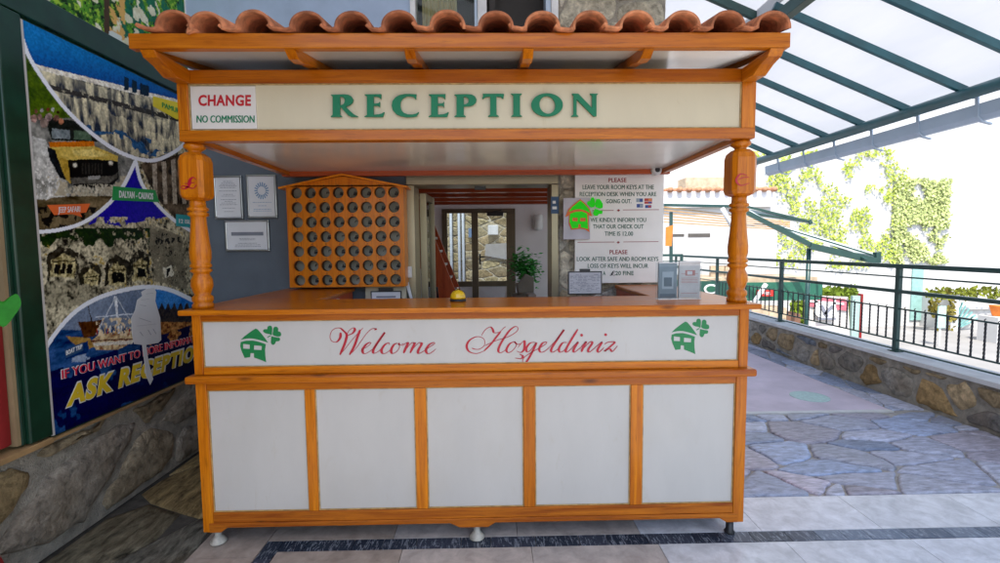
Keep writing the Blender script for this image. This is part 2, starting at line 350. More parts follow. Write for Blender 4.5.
# ================================================================= GROUND AND TERRACE
def struct(mb, name, mats, **k): return tag(mb.build(name, mats, **k), kind='structure')
m = MB(); m.box((-150, -150, -1.62), (150, 150, -1.6)); struct(m, 'ground', ASPH)
m = MB(); m.box((-.95, .366, -1.5), (5.3, 9, -.012)); m.box((-.95, -7, -1.5), (5.3, .366, -.014)); struct(m, 'terrace_base', MORTARL)
# crazy paving
slc = [(.36, .42, .57), (.43, .48, .62), (.47, .49, .60), (.50, .47, .55), (.30, .36, .50), (.48, .50, .60)]
m = MB()
stones(m, (-.03, .37, -.004), (1, 0, 0), (0, 1, 0), (0, 0, 1), 5.23, 1.33, .44, .27, slc, .010, 17, .017, 1, rough=.002, depth=.012, jit=.80, cut=.10, wob=1.8)
stones(m, (4.89, 1.76, -.004), (1, 0, 0), (0, 1, 0), (0, 0, 1), .31, 6, .24, .5, slc, .004, 8, .016, 1, rough=.002, depth=.012, jit=.5, cut=.10, wob=1.5)
struct(m, 'crazy_paving', SLATE)
dkc = [(.24, .21, .14), (.30, .24, .14), (.22, .21, .17), (.36, .26, .12)]
m = MB(); stones(m, (-.69, -3.2, -.004), (1, 0, 0), (0, 1, 0), (0, 0, 1), .66, 4.4, .5, .7, dkc, .008, 12, .014, 1, rough=.006, depth=.01)
struct(m, 'dark_slab_path', STREAK)
m = MB(); m.box((-.95, -6.9, -.3), (-.032, 9, -.0095)); struct(m, 'path_bedding', plain('dark_bedding', (.07, .062, .05), .9, var=.4, scale=20, bmp=.8))
m = MB(); m.box((-.03, 1.775, -.3), (4.88, 9, -.002)); struct(m, 'pink_terrace_floor', PINK)
m = MB(); m.box((-.03, 1.72, -.3), (4.88, 1.77, 0)); struct(m, 'pale_joint_strip', CONC)
m = MB(); m.lathe([(.165, -.004), (.165, .002), (.16, .003), (.12, .003)], (4.43, 2.15, 0), 36); tag(m.build('floor_medallion', MEDAL, origin=(4.43, 2.15, 0)), 'pale green oval medallion set in the pinkish terrace floor', 'medallion')
# polished tiles
m = MB(); rg = random.Random(4); g = .003; tc = [(.70, .72, .75), (.65, .67, .70), (.74, .75, .77), (.67, .69, .73)]; tb = [(.44, .37, .31), (.40, .34, .29), (.47, .40, .34)]; tm = [(.52, .47, .43), (.56, .51, .47), (.49, .45, .42)]; dk = [(.035, .045, .065), (.05, .06, .085), (.028, .036, .055)]  # tile tones go brown to blue-white rightwards, sky light painted into the colour
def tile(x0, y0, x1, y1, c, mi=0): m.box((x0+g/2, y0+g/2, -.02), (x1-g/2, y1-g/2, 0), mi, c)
x = .29
while x < 5.19:
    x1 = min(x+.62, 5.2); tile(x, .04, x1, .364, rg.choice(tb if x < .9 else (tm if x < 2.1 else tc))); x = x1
x = .37; k = 0
while x < 5.19:
    x1 = min(x+.15*rg.uniform(.8, 1.6), 5.2); tile(x, -.045, x1, .038, rg.choice(dk) if x < 3 else rg.choice([(.07, .09, .13), (.12, .15, .2)]), 1); x = x1
y = .038
while y > -6.5:
    y1 = y-.16*rg.uniform(.8, 1.4); tile(.29, y1, .37, y, rg.choice(dk), 1); y = y1
y = .364
while y > -6.5:
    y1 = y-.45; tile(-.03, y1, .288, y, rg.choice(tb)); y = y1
y = -.047; j = 0
while y > -6.5:
    x = .372; y1 = y-.45; st = .2 if j % 2 else .6
    while x < 5.19:
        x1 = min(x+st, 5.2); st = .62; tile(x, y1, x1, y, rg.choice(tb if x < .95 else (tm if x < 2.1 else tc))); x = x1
    y = y1; j += 1
def veined():
    b = NB('veined_dark_marble'); a = b.n('ShaderNodeAttribute', attribute_name='Col'); tc_ = b.n('ShaderNodeTexCoord'); mp = b.n('ShaderNodeMapping'); mp.inputs['Rotation'].default_value = (0, 0, .7); mp.inputs['Scale'].default_value = (18, 3.5, 1); b.l(tc_.outputs['Object'], mp.inputs[0])
    n1 = noise(b, mp.outputs[0], 3.5, 7, .7, 1.5); c = mix(b, ramp(b, n1, [(.53, (0, 0, 0)), (.60, (.75, .75, .75)), (.66, (.1, .1, .1))]), a.outputs['Color'], (.34, .38, .44))
    b.l(c, b.p.inputs['Base Color']); b.p.inputs['Roughness'].default_value = .18; return b.mat
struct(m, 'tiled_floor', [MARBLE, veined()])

# ================================================================= LOW WALL AND RAILING (right)
rwc = [(.44, .33, .19), (.34, .31, .26), (.22, .25, .29), (.50, .33, .15), (.40, .37, .32), (.29, .27, .25), (.54, .40, .23)]
t = thing('parapet_wall', (5.35, 2, 0), 'low wall of rounded rubble stones in mortar with a pale coping below the green railing', 'wall')
m = MB(); m.box((5.215, -4, -1.55), (5.5, 9, .35)); m.build('mortar_core', MORTAR, t)
m = MB(); stones(m, (5.215, -4, .0), (0, 1, 0), (0, 0, 1), (-1, 0, 0), 13, .345, .30, .235, rwc, .022, 21, .045, 2, rough=.009, cut=.2, wob=.8); m.build('stone_face', STONE, t)
m = MB(); m.box((5.19, -4, .352), (5.53, 9, .395)); m.build('coping', CONC, t, bevel=.006)
t = thing('terrace_railing', (5.35, 2, .395), 'green metal railing with thin twisted balusters along the low stone wall', 'railing')
ys = [-1.45, .42, 2.28, 4.15, 6.0, 7.87]
for y in ys:
    m = MB(); m.box((5.33, y-.022, .396), (5.37, y+.022, 1.215)); m.box((5.31, y-.05, .396), (5.39, y+.05, .404)); m.build('post', TGREEN, t, bevel=.003)
for z, hh in ((1.228, .04), (.985, .032)):
    m = MB(); m.box((5.325, -2.5, z-hh/2), (5.375, 8.2, z+hh/2)); m.build('handrail' if z > 1.2 else 'middle_rail', TGREEN, t, bevel=.004)
for z in (1.125, .817, .51, .42):
    m = MB(); m.box((5.342, -2.5, z-.007), (5.358, 8.2, z+.007)); m.build('thin_rail', TGREEN, t)
y = 5.9
ball = []
while y > -.2:
    if min(abs(y-q) for q in ys) > .05: ball.append(y)
    y -= .106
def twist(x, y, z0, z1, r=.0065):
    V = []; F = []; n = 26
    for i in range(n+1):
        a = i*.55; V += [(x+r*1.35*math.cos(a+k*math.pi/2), y+r*1.35*math.sin(a+k*math.pi/2), z0+(z1-z0)*i/n) for k in range(4)]
    for i in range(n): F += [(i*4+k, i*4+(k+1) % 4, i*4+4+(k+1) % 4, i*4+4+k) for k in range(4)]
    return V, F
for y in ball:
    m = MB(); m.add(*twist(5.35, y, .512, .815)); m.tube([(5.35, y, .81), (5.35, y+.012, .83), (5.35, y, .84)], .004, 6); m.build('baluster', BLACK, t)
# end railing across the far end of the terrace
t = thing('end_railing', (3.9, 7.0, 0), 'green railing across the far end of the terrace behind the right booth post', 'railing')
for z, hh, n_ in ((1.25, .045, 'handrail'), (1.02, .035, 'middle_rail'), (.42, .03, 'bottom_rail'), (1.13, .014, 'thin_rail')):
    m = MB(); m.box((2.75, 7.4-.02, z-hh/2), (5.3, 7.42, z+hh/2)); m.build(n_, TGREEN, t)
for x in (2.78, 3.62, 4.45, 5.28):
    m = MB(); m.box((x-.025, 7.375, 0), (x+.025, 7.425, 1.22)); m.build('post', TGREEN, t)
x = 2.86
while x < 5.25:
    if min(abs(x-q) for q in (2.78, 3.62, 4.45, 5.28)) > .05:
        m = MB(); m.box((x-.006, 7.394, .43), (x+.006, 7.406, 1.0)); m.build('baluster', TGREEN, t)
    x += .14

# ================================================================= PERGOLA
SL = math.atan(.416); sl = .416
def pz(x, top=2.80): return top+sl*(5.35-x)
t = thing('terrace_canopy', (5.35, 2, 0), 'sloping terrace canopy of white translucent sheets on blue green steel rafters', 'canopy')
m = MB(); m.tube([(5.35, -4, 2.672), (5.35, 4.85, 2.672)], .05, 14); m.build('eave_beam', TEAL, t)
m = MB(); m.box((3.77, -4, 3.26), (3.85, 4.85, 3.36)); m.build('purlin', TGREEN, t, bevel=.004)
y = .12-.555*6
while y < 4.8:
    m = MB(); m.bar((3.76, y, pz(3.76)-.055), (5.5, y, pz(5.5)-.055), .035, .06); m.build('rafter', TEAL, t, bevel=.003); y += .555
y = 2.12-.9*6
while y < 4.8:
    x0 = -1.0 if y < 1.15 else 2.72
    m = MB(); m.bar((x0, y, pz(x0)+.03), (3.82, y, pz(3.82)+.03), .04, .07); m.build('rafter', TGREEN, t, bevel=.003); y += .9
def sheet(x0, x1, y0, y1, dz):
    m = MB(); th = .006
    m.add([(x0, y0, pz(x0)+dz), (x1, y0, pz(x1)+dz), (x1, y1, pz(x1)+dz), (x0, y1, pz(x0)+dz)], [(0, 1, 2, 3)]); m.build('roof_sheet', SHEET, t)
m = MB(); m.box((3.791, -3.28, 3.42), (3.797, 4.82, 3.53)); m.build('closing_strip', SHEET, t)
y = .12-.555*6
while y < 4.5: sheet(3.80, 5.53, y, y+.553, -.018); y += .555
for y0 in (-3.28, -2.38, -1.48, -.58, .32): sheet(-1.1, 3.79, y0, min(y0+.898, 1.19), .075)  # sheets widened past the side wall, unseen, to keep a sun streak off
for y0 in (1.22, 2.12, 3.02, 3.92): sheet(2.69, 3.79, y0, y0+.898, .075)
# gutter
t = thing('rain_gutter', (5.52, 2, 2.5), 'pale blue rain gutter on brackets along the canopy eave', 'gutter')
gp = [(5.475, 2.60), (5.485, 2.50), (5.52, 2.465), (5.56, 2.465), (5.595, 2.50), (5.605, 2.63), (5.597, 2.63), (5.588, 2.505), (5.557, 2.474), (5.523, 2.474), (5.492, 2.505), (5.483, 2.60)]
m = MB(); m.prism([(a, -4, b) for a, b in gp], (0, 8.85, 0)); m.build('trough', GUTM, t)
y = -1.03
while y < 4.8:
    m = MB(); m.prism([(5.46, y-.014, 2.69), (5.474, y-.014, 2.49), (5.515, y-.014, 2.452), (5.60, y-.014, 2.43), (5.60, y-.014, 2.442), (5.52, y-.014, 2.463), (5.482, y-.014, 2.50), (5.472, y-.014, 2.69)], (0, .028, 0)); m.build('bracket', GUTM, t); y += .555

# ================================================================= HOTEL BUILDING
YW = 1.2
t = thing('hotel_building', (1.2, YW, 0), 'hotel wall behind the booth, grey blue below, painted paler above for daylight, with a rubble stone corner', 'building')
m = MB(); m.box((-.9, YW, 0), (.815, YW+.2, 2.42)); m.build('wall', WALLGREY, t)
m = MB(); m.box((.815, YW, 1.955), (1.898, YW+.2, 2.42)); m.build('lintel_wall', WALLGREY, t)
m = MB(); m.box((-.9, YW, 2.421), (.868, YW+.2, 5.2)); m.box((.868, YW, 2.421), (1.9, YW+.2, 2.75)); m.box((.868, YW, 4.3), (1.9, YW+.2, 5.2)); m.build('upper_wall', WALLDAYLIT, t)
m = MB(); m.box((1.9, YW+.012, 0), (2.655, 1.75, 5.2)); m.build('stone_core', MORTAR, t)
lsc = [(.80, .72, .55), (.74, .66, .52), (.84, .76, .62), (.68, .56, .38), (.76, .72, .64)]
m = MB(); stones(m, (1.9, YW+.012, 0), (1, 0, 0), (0, 0, 1), (0, -1, 0), .755, 5.0, .34, .27, lsc, .010, 31, .018, 1, rough=.006, cut=.15, wob=1.0)
stones(m, (2.655, YW+.012, 0), (0, 1, 0), (0, 0, 1), (1, 0, 0), .53, 5.0, .30, .27, lsc, .016, 33, .025, 2, rough=.006); m.build('stone_pillar', STONE, t)
# hall: walls, ceiling, floor
m = MB(); m.box((.40, YW+.2, 0), (.52, 4.4, 2.3)); m.box((.52, 4.2, 0), (.76, 4.36, 2.3)); m.box((1.74, 4.2, 0), (2.6, 4.36, 2.3)); m.box((2.5, 1.751, 0), (2.6, 4.199, .8)); m.box((2.5, 1.751, 2.05), (2.6, 4.199, 2.6)); m.box((2.5, 1.751, .8), (2.6, 1.95, 2.05)); m.box((2.5, 3.95, .8), (2.6, 4.199, 2.05)); m.box((1.90, 1.751, 0), (2.499, 1.80, 2.3))  # right wall has an unseen opening, added to let daylight into the hall
m.box((.76, 4.2, 1.96), (1.74, 4.36, 2.3)); m.build('hall_wall', HALLW, t)
m = MB(); m.box((.40, YW+.21, 2.12), (1.898, 1.795, 2.15)); yb = [1.801, 2.2, 2.65, 3.1, 3.55, 4.0, 4.19]
for k in range(6): m.box((.4, yb[k] if k == 0 else yb[k]+.16, 2.12), (2.6, yb[k+1], 2.15))
m.build('hall_ceiling', RW, t); m = MB(); m.box((.4, 1.8, 2.152), (2.6, 4.19, 2.158)); m.build('added_light_sheet', SHEET, t)  # slots behind the beams and this translucent sheet are added to brighten the hall
m = MB(); m.box((.52, YW+.21, -.3), (4.9, 4.19, -.02)); m.build('hall_floor', MARBLE if False else BEIGE, t)
for y in (1.75, 2.2, 2.65, 3.1, 3.55, 4.0):
    m = MB(); m.box((.53, y-.05, 2.0), (1.896 if y < 1.8 else 2.49, y+.05, 2.118)); m.build('ceiling_beam', RW, t, bevel=.005)
# door frame (champagne aluminium)
d = thing('glass_entrance_door', (1.35, YW, 0), 'champagne aluminium doorway with one glazed leaf folded open behind the booth', 'door')
m = MB(); m.box((.817, YW-.03, 0), (.872, YW+.21, 1.89)); m.build('door_frame', ALU, d, bevel=.004)
m = MB(); m.box((1.845, YW-.03, 0), (1.896, YW+.21, 1.89)); m.build('door_frame', ALU, d, bevel=.004)
m = MB(); m.box((.817, YW-.03, 1.892), (1.896, YW+.21, 1.952)); m.build('door_head', ALU, d, bevel=.004)
m = MB(); a = Vector((.898, 1.44, 0)); q = Vector((.915, 1.80, 0))
for p_ in (a, q): m.bar(p_, p_+Vector((0, 0, 1.86)), .05, .045, (0, 1, 0))
m.bar(a+Vector((0, 0, 1.84)), q+Vector((0, 0, 1.84)), .04, .05); m.bar(a+Vector((0, 0, .05)), q+Vector((0, 0, .05)), .04, .1); lf = m.build('door_leaf', ALU, d, bevel=.003)
m = MB(); m.bar(a+Vector((0, 0, .96)), q+Vector((0, 0, .96)), .006, 1.7); m.build('glass', GLASS, lf)
m = MB(); m.box((1.30, YW+.0, 1.86), (1.38, YW+.02, 1.885)); m.build('door_catch', BLACK, d)
# inner door at end of hall
d = thing('inner_hall_door', (1.25, 4.2, 0), 'brown framed two panel glass door at the far end of the hall', 'door')
BRN = plain('bronze_frame', (.13, .095, .055), .4, .3)
for x0, x1, n_ in ((.762, .83, 'frame'), (1.155, 1.24, 'frame'), (1.62, 1.738, 'frame')):
    m = MB(); m.box((x0, 4.15, 0), (x1, 4.21, 1.90)); m.build(n_, BRN, d, bevel=.004)
m = MB(); m.box((.762, 4.15, 1.902), (1.738, 4.21, 1.958)); m.build('frame_head', BRN, d, bevel=.004)
m = MB(); m.box((.832, 4.16, .92), (1.153, 4.2, .99)); m.box((1.242, 4.16, .92), (1.618, 4.2, .99)); m.build('mid_rail', BRN, d)
m = MB(); m.box((.832, 4.17, 0), (1.153, 4.19, .918)); m.box((1.242, 4.17, 0), (1.618, 4.19, .918)); m.build('lower_panel', HALLW, d)
for x0, x1 in ((.832, 1.153), (1.242, 1.618)):
    m = MB(); m.box((x0, 4.178, .992), (x1, 4.184, 1.90)); m.build('glass_pane', GLASS, d)
m = MB(); m.box((1.36, 4.10, 1.86), (1.58, 4.148, 1.91)); m.bar((1.40, 4.09, 1.9), (1.56, 4.05, 1.93), .02, .012); m.build('door_closer', BLACK, d)
m = MB(); m.box((1.25, 4.11, 1.22), (1.275, 4.148, 1.36)); m.bar((1.262, 4.10, 1.32), (1.33, 4.10, 1.32), .015, .02); m.build('handle', BLACK, d)
m = MB(); m.add([(1.30, 4.16, 1.50), (1.52, 4.16, 1.56), (1.55, 4.16, 1.40), (1.50, 4.16, 1.30), (1.29, 4.16, 1.33)], [(0, 1, 2, 3, 4)]); m.v = [(a_, b_-.0, c_) for a_, b_, c_ in m.v]
# stone court behind inner door
t = thing('courtyard_wall', (1.3, 6.2, 0), 'sunlit rubble stone wall seen through the inner hall door', 'wall')
m = MB(); m.box((-1.5, 6.2, -.02), (4, 6.4, 4.5)); m.build('mortar_core', MORTAR, t)
m = MB(); stones(m, (-1.5, 6.2, 0), (1, 0, 0), (0, 0, 1), (0, -1, 0), 5.5, 4.4, .30, .15, [(.30, .25, .15), (.26, .22, .15), (.34, .28, .18), (.22, .17, .10)], .012, 41, .012, 1, cut=.12, wob=1); m.build('stone_face', STONE, t)
t = thing('white_downpipe', (.9, 6.1, 0), 'white downpipes beside a blue plate seen through the left pane of the inner door', 'pipe')
for x in (.72, .86, .93):
    m = MB(); m.tube([(x, 6.1, 0), (x, 6.1, 3)], .024, 10); m.build('pipe', plain('pipe_grey', (.36, .38, .42), .5) if x < .8 else bpy.data.materials['pipe_grey'], t)
m = MB(); m.box((1.02, 6.12, 1.62), (1.14, 6.16, 1.78)); m.build('blue_plate', BLUEB, t)
t = thing('wall_notice', (1.55, 6.15, 1.3), 'grey paper notice and white box on the stone wall beyond the inner door', 'notice')
m = MB(); m.prism([(1.30, 6.14, 1.30), (1.72, 6.14, 1.22), (1.78, 6.14, 1.52), (1.32, 6.14, 1.50)], (0, .02, 0)); m.build('sheet', plain('grey_sheet', (.17, .165, .17), .7), t)
m = MB(); m.box((1.36, 6.1, 1.66), (1.54, 6.16, 1.83)); m.build('box', plain('grey_white_box', (.38, .38, .40), .5), t, bevel=.01)
# upper windows
d = thing('curtained_window', (1.1, YW, 2.75), 'upper window with a cream gathered curtain above the booth roof', 'window')
m = MB(); m.box((.87, YW-.02, 2.752), (.905, YW+.12, 4.298)); m.build('window_frame', WHITEP, d, bevel=.003)
m = MB(); m.box((1.315, YW-.02, 2.752), (1.335, YW+.12, 4.298)); m.build('window_frame', GUTM, d, bevel=.003)
m = MB(); m.box((1.337, YW-.03, 2.752), (1.40, YW+.12, 4.298)); m.build('window_frame', WHITEP, d, bevel=.003)
m = MB(); m.box((.907, YW+.05, 2.752), (1.313, YW+.056, 4.298)); m.build('glass', GLASS, d)
m = MB(); n = 60; V = []; F = []
for i in range(n+1):
    x = .935+.25*i/n; yy = YW+.13+.018*math.sin(i*.95)+.006*math.sin(i*2.3); V += [(x, yy, 2.76), (x, yy, 4.29)]
F = [(2*i, 2*i+2, 2*i+3, 2*i+1) for i in range(n)]; m.add(V, F, 0, True); m.build('curtain', CURT, d)
m = MB(); m.box((.87, YW+.19, 2.752), (1.9, YW+.2, 4.298)); m.build('dark_backing', DARKIN, d)
d = thing('open_upper_window', (1.6, YW, 2.75), 'open dark upper window in a blue white frame beside the stone corner', 'window')
m = MB(); m.box((1.81, YW-.02, 2.752), (1.845, YW+.12, 4.298)); m.build('window_frame', GUTM, d, bevel=.003)
m = MB(); m.box((1.847, YW-.03, 2.752), (1.896, YW+.12, 4.298)); m.build('window_frame', WHITEP, d, bevel=.003)
m = MB(); m.box((1.402, YW+.02, 2.752), (1.808, YW+.10, 2.80)); m.build('sill', GUTM, d)
m = MB(); m.box((1.42, YW+.03, 2.802), (1.46, YW+.08, 4.298)); m.build('open_sash', DARKIN, d)

# ================================================================= LEFT WALL
XL = -.68
t = thing('side_wall', (XL, 0, 0), 'side wall carrying the tour poster on a base of large rough stones and a green frame', 'wall')
m = MB(); m.box((XL-.25, -.06, .56), (XL-.006, YW, 5.2)); m.build('wall', DGREEN, t)
m = MB(); m.box((XL-.25, -4, 0), (XL-.03, YW, .55)); m.build('base_core', MORTAR, t)
bc = [(.50, .36, .18), (.40, .31, .19), (.54, .39, .18), (.34, .29, .23), (.46, .37, .25)]
m = MB(); stones(m, (XL-.03, YW, 0), (0, -1, 0), (0, 0, 1), (1, 0, 0), 5.0, .548, .58, .33, bc, .025, 54, .06, 2, rough=.016, cut=.17, wob=1.0); m.build('base_stones', STONE, t)
m = MB(); m.box((XL-.2, -.02, .549), (XL+.012, YW-.002, .562)); m.build('base_ledge', SILLM, t)
m = MB(); m.box((XL-.04, -.125, .58), (XL+.014, -.015, 2.50)); m.box((XL-.04, -.148, .58), (XL-.004, -.1255, 2.5)); m.build('green_pilaster', DGREEN, t, bevel=.006)
m = MB(); m.box((XL-.04, -.3, 2.502), (XL+.016, YW-.002, 2.63)); m.box((XL-.02, -4, 2.502), (XL+.01, -.302, 2.63)); m.build('green_beam', DGREEN, t, bevel=.004)
m = MB(); m.box((XL-.2, -1.3, .574), (XL-.06, -.19, .585)); m.box((XL-.2, -1.3, .545), (XL+.02, -.02, .573)); m.build('sill_board', SILLM, t, bevel=.004)
m = MB(); m.box((XL-.05, -.166, .587), (XL-.006, -.1485, 2.5)); m.build('door_jamb', plain('brown_jamb', (.30, .21, .11), .6), t)
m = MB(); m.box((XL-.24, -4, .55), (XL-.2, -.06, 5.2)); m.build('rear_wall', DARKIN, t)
m = MB(); n = 30; V = []
for i in range(n+1):
    yy = -.168-.8*i/n; V += [(XL-.03+.012*math.sin(i*1.1), yy, .60), (XL-.03+.010*math.sin(i*1.1+.3), yy, 1.24)]
m.add(V, [(2*i, 2*i+2, 2*i+3, 2*i+1) for i in range(n)], 0, True); tag(m.build('red_cloth', CLOTHR, origin=(XL-.1, -.6, .6)), 'red cloth hanging beside the green pilaster at the left edge', 'cloth')
# ---- printed pictures (flat prints; colour attribute painted by numpy)
def in_poly(X, Y, P):
    r_ = np.zeros(X.shape, bool); n = len(P)
    for i in range(n):
        x0, y0 = P[i]; x1, y1 = P[(i+1) % n]
        if y0 == y1: continue
        c = ((Y >= min(y0, y1)) & (Y < max(y0, y1))) & (X < (x1-x0)*(Y-y0)/(y1-y0)+x0); r_ ^= c
    return r_
def print_mesh(y0, y1, z0, z1, ny, nz, paint, xp, thick=.006):
    gy, gz = np.meshgrid(np.linspace(y0, y1, ny), np.linspace(z0, z1, nz)); V = np.stack([np.full(gy.size, xp), gy.ravel(), gz.ravel()], 1)
    D = V-CAM; zz = D@_fw; PX = 500+FPX*(D@_r)/zz; PY = 281.5-FPX*(D@_u)/zz
    C = paint(PX, PY, V[:, 1], V[:, 2]); F = []
    for j in range(nz-1):
        for i in range(ny-1): a = j*ny+i; F.append((a, a+1, a+ny+1, a+ny))
    nv = len(V); b0 = [(xp, y0, z0), (xp, y1, z0), (xp, y1, z1), (xp, y0, z1)]; bk = [(xp-thick, p[1], p[2]) for p in b0]
    V2 = [tuple(v) for v in V]+b0+bk; F += [(nv, nv+4, nv+5, nv+1), (nv+1, nv+5, nv+6, nv+2), (nv+2, nv+6, nv+7, nv+3), (nv+3, nv+7, nv+4, nv), (nv+7, nv+6, nv+5, nv+4)]
    me = bpy.data.meshes.new('print'); me.from_pydata(V2, [], F); me.materials.append(PRINT)
    C = np.vstack([C, np.full((8, 3), .6)]); a = me.color_attributes.new('Col', 'FLOAT_COLOR', 'POINT'); a.data.foreach_set('color', np.hstack([C, np.ones((len(C), 1))]).ravel()); me.update(); return me
def S(c): return np.array(srgb(*c))
def paint_tour(X, Y, yy, zz):
    X0, Y0 = X, Y; am = np.where((Y > 238) & (Y < 292), 5.0, 1.3); X = X+(fbm(yy*40+70, zz*40, 4)-.5)*am; Y = Y+(fbm(yy*40, zz*40+90, 4)-.5)*am
    n = X.size; u = yy*1.0; v = zz*1.0; f5 = fbm(yy*95, zz*70, 3)
    f1 = fbm(u*22, v*22, 5); f2 = fbm(u*60+9, v*60, 3); f3 = fbm(u*9+40, v*9, 4); st = fbm(u*38, v*10+3, 4)
    lerp = lambda a, b, t: S(a)+(S(b)-S(a))*np.clip(t, 0, 1)[:, None]
    # cliff
    f5 = fbm(u*95, v*70, 3); q = np.clip((f1*.4+f2*.35+f5*.4-.42)*4.2, 0, 1); C = lerp((18, 18, 18), (200, 190, 160), q); C = np.where((f3 > .62)[:, None], C*.6, C); C = np.where(((f2 > .66) & (f3 < .45))[:, None], S((175, 150, 80)), C)
    def put(mask, col): C[mask] = col[mask] if getattr(col, 'ndim', 1) == 2 else col
    # rock tombs
    for (x0, y0, x1, y1) in ((47, 248, 78, 278), (80, 264, 101, 285), (105, 257, 129, 286), (129, 252, 150, 281)):
        cx = (x0+x1)/2; put(in_poly(X, Y, [(x0, y1), (x0, y0+7), (cx, y0-3), (x1, y0+5), (x1, y1)]) & (f1+f5*.5 > .62), lerp((16, 15, 14), (72, 68, 60), f2))
        put(in_poly(X, Y, [(x0+4, y1), (x0+4, y0+12), (cx, y0+5), (x1-3, y0+11), (x1-3, y1)]), lerp((96, 84, 52), (214, 200, 150), f5*2.2-.6))
        put(in_poly(X, Y, [(x0+5, y0+13), (x1-4, y0+12), (x1-4, y0+13.4), (x0+5, y0+14.4)]), S((60, 52, 38)))
        for k in range(3):
            xx = x0+7+k*(x1-x0-13)/3+1; put(in_poly(X, Y, [(xx, y1-4), (xx, y0+16), (xx+(x1-x0)*.15, y0+16), (xx+(x1-x0)*.15, y1-4)]), S((34, 30, 26)))
    put(in_poly(X, Y, [(148, 232), (150, 224), (182, 236), (188, 292), (155, 280)]) & (f2 > .35), lerp((80, 75, 65), (150, 142, 120), f1))
    for k in range(5): put(in_poly(X, Y, [(155+k*5.5, 240-k*.8), (158+k*5.5, 240-k*.8), (158+k*5.5, 245-k*.8), (155+k*5.5, 245-k*.8)]), S((22, 22, 22)))
    put(in_poly(X, Y, [(163, 268), (172, 265), (173, 276), (165, 278)]), S((210, 205, 185))); put(in_poly(X, Y, [(166, 269), (170, 268), (170, 276), (167, 277)]), S((25, 25, 25)))
    put((Y > 228) & (Y < 243+4*np.sin(X*.3)) & (f1 > .42) & (X < 150), lerp((20, 32, 18), (52, 66, 40), f2))
    # jeep scene
    jeep = in_poly(X, Y, [(15, 30), (30, 50), (64, 108), (94, 136), (124, 154), (136, 162), (128, 178), (112, 198), (84, 222), (35, 234)])
    put(jeep, lerp((28, 48, 16), (96, 118, 44), f1*1.8-.4)); put(jeep & (Y > 118), lerp((40, 44, 44), (150, 148, 140), f1*1.6-.2))
    put(jeep & (Y > 196), lerp((44, 38, 28), (128, 112, 84), fbm(u*10, v*40)*1.6-.3)); put(jeep & (Y > 207) & (X < 105) & (f1 > .47), S((26, 26, 26)))
    put(jeep & (in_poly(X, Y, [(28, 135), (46, 140), (66, 180), (70, 196), (30, 200)])), lerp((110, 108, 100), (215, 214, 208), f1*1.7-.3))
    put(jeep & (Y > 176) & (Y < 196) & (f1 > .45), S((170, 160, 138)))
    put(in_poly(X, Y, [(44, 116), (92, 124), (98, 142), (52, 140)]), S((44, 46, 44)))
    put(in_poly(X, Y, [(52, 128), (70, 130), (70, 139), (52, 138)]), lerp((70, 80, 84), (150, 160, 162), f2))
    put(in_poly(X, Y, [(74, 130), (90, 132), (92, 141), (74, 139)]), lerp((50, 70, 50), (110, 130, 110), f2))
    for (cx, cy, r_, c) in ((34, 118, 3.2, (190, 150, 140)), (40, 117, 2.6, (150, 120, 110)), (49, 117, 3.2, (170, 145, 140)), (56, 118, 2.6, (140, 100, 90)), (36, 111, 1.7, (120, 80, 70)), (42, 110.5, 1.6, (190, 180, 175)), (48, 109, 1.6, (110, 60, 50)), (53, 109.5, 1.7, (205, 200, 195)), (58, 112, 1.4, (80, 50, 44)), (61, 121, 2.4, (180, 120, 90)), (44, 123, 4, (150, 130, 120))):
        put((((X-cx)**2+(Y-cy)**2*.7) < r_*r_*(.6+f5)), lerp([int(k*.45) for k in c], c, f2*2-.35))
    put(in_poly(X, Y, [(49, 142), (94, 141), (95, 146), (50, 148)]), S((196, 108, 40)))
    put(in_poly(X, Y, [(50, 147), (95, 146), (118, 156), (118, 162), (70, 160), (71, 182), (64, 176), (56, 162)]), lerp((176, 146, 60), (214, 188, 104), f1))
    put(in_poly(X, Y, [(68, 160), (94, 159), (118, 161), (119, 178), (112, 186), (84, 189), (71, 184)]), lerp((16, 16, 16), (46, 44, 40), f2)); 
    put(in_poly(X, Y, [(72, 150), (92, 149), (110, 155), (96, 157), (74, 155)]), lerp((200, 176, 96), (232, 210, 130), f2))
    put(in_poly(X, Y, [(56, 162), (62, 157), (68, 160), (71, 184), (66, 180)]), lerp((150, 118, 44), (190, 158, 74), f2))
    put(in_poly(X, Y, [(69, 178), (112, 176), (118, 172), (118, 177), (110, 183), (72, 184)]), lerp((60, 58, 54), (110, 106, 98), f2))
    for k in range(7): put(in_poly(X, Y, [(82+k*3.2, 163), (83.2+k*3.2, 163), (83.2+k*3.2, 174), (82+k*3.2, 174)]), S((62, 60, 56)))
    put(in_poly(X, Y, [(88, 176), (100, 175.5), (100, 179), (88, 179.5)]), S((150, 150, 146)))
    put((((X-98)/34)**2+((Y-190)/6)**2 < 1) & (f5 > .42), lerp((120, 112, 94), (206, 200, 180), f5*1.6-.4))
    put((((X-44)/16)**2+((Y-178)/22)**2 < 1) & (f5*.6+f1*.5 > .54), lerp((150, 146, 138), (226, 224, 218), f5*1.6-.4))
    for cx, cy in ((75, 165), (111, 163)): put(((X-cx)**2+(Y-cy)**2) < 8.5, S((90, 86, 76))); put(((X-cx)**2+(Y-cy)**2) < 4.5, S((206, 200, 182)))
    put(in_poly(X, Y, [(47, 146), (55, 150), (66, 180), (60, 178), (50, 160)]), S((40, 42, 44)))
    # ruins
    ru = in_poly(X, Y, [(140, 164), (196, 150), (196, 235), (184, 228), (158, 200)]); put(ru, lerp((34, 30, 28), (120, 104, 86), f1*1.7-.4))
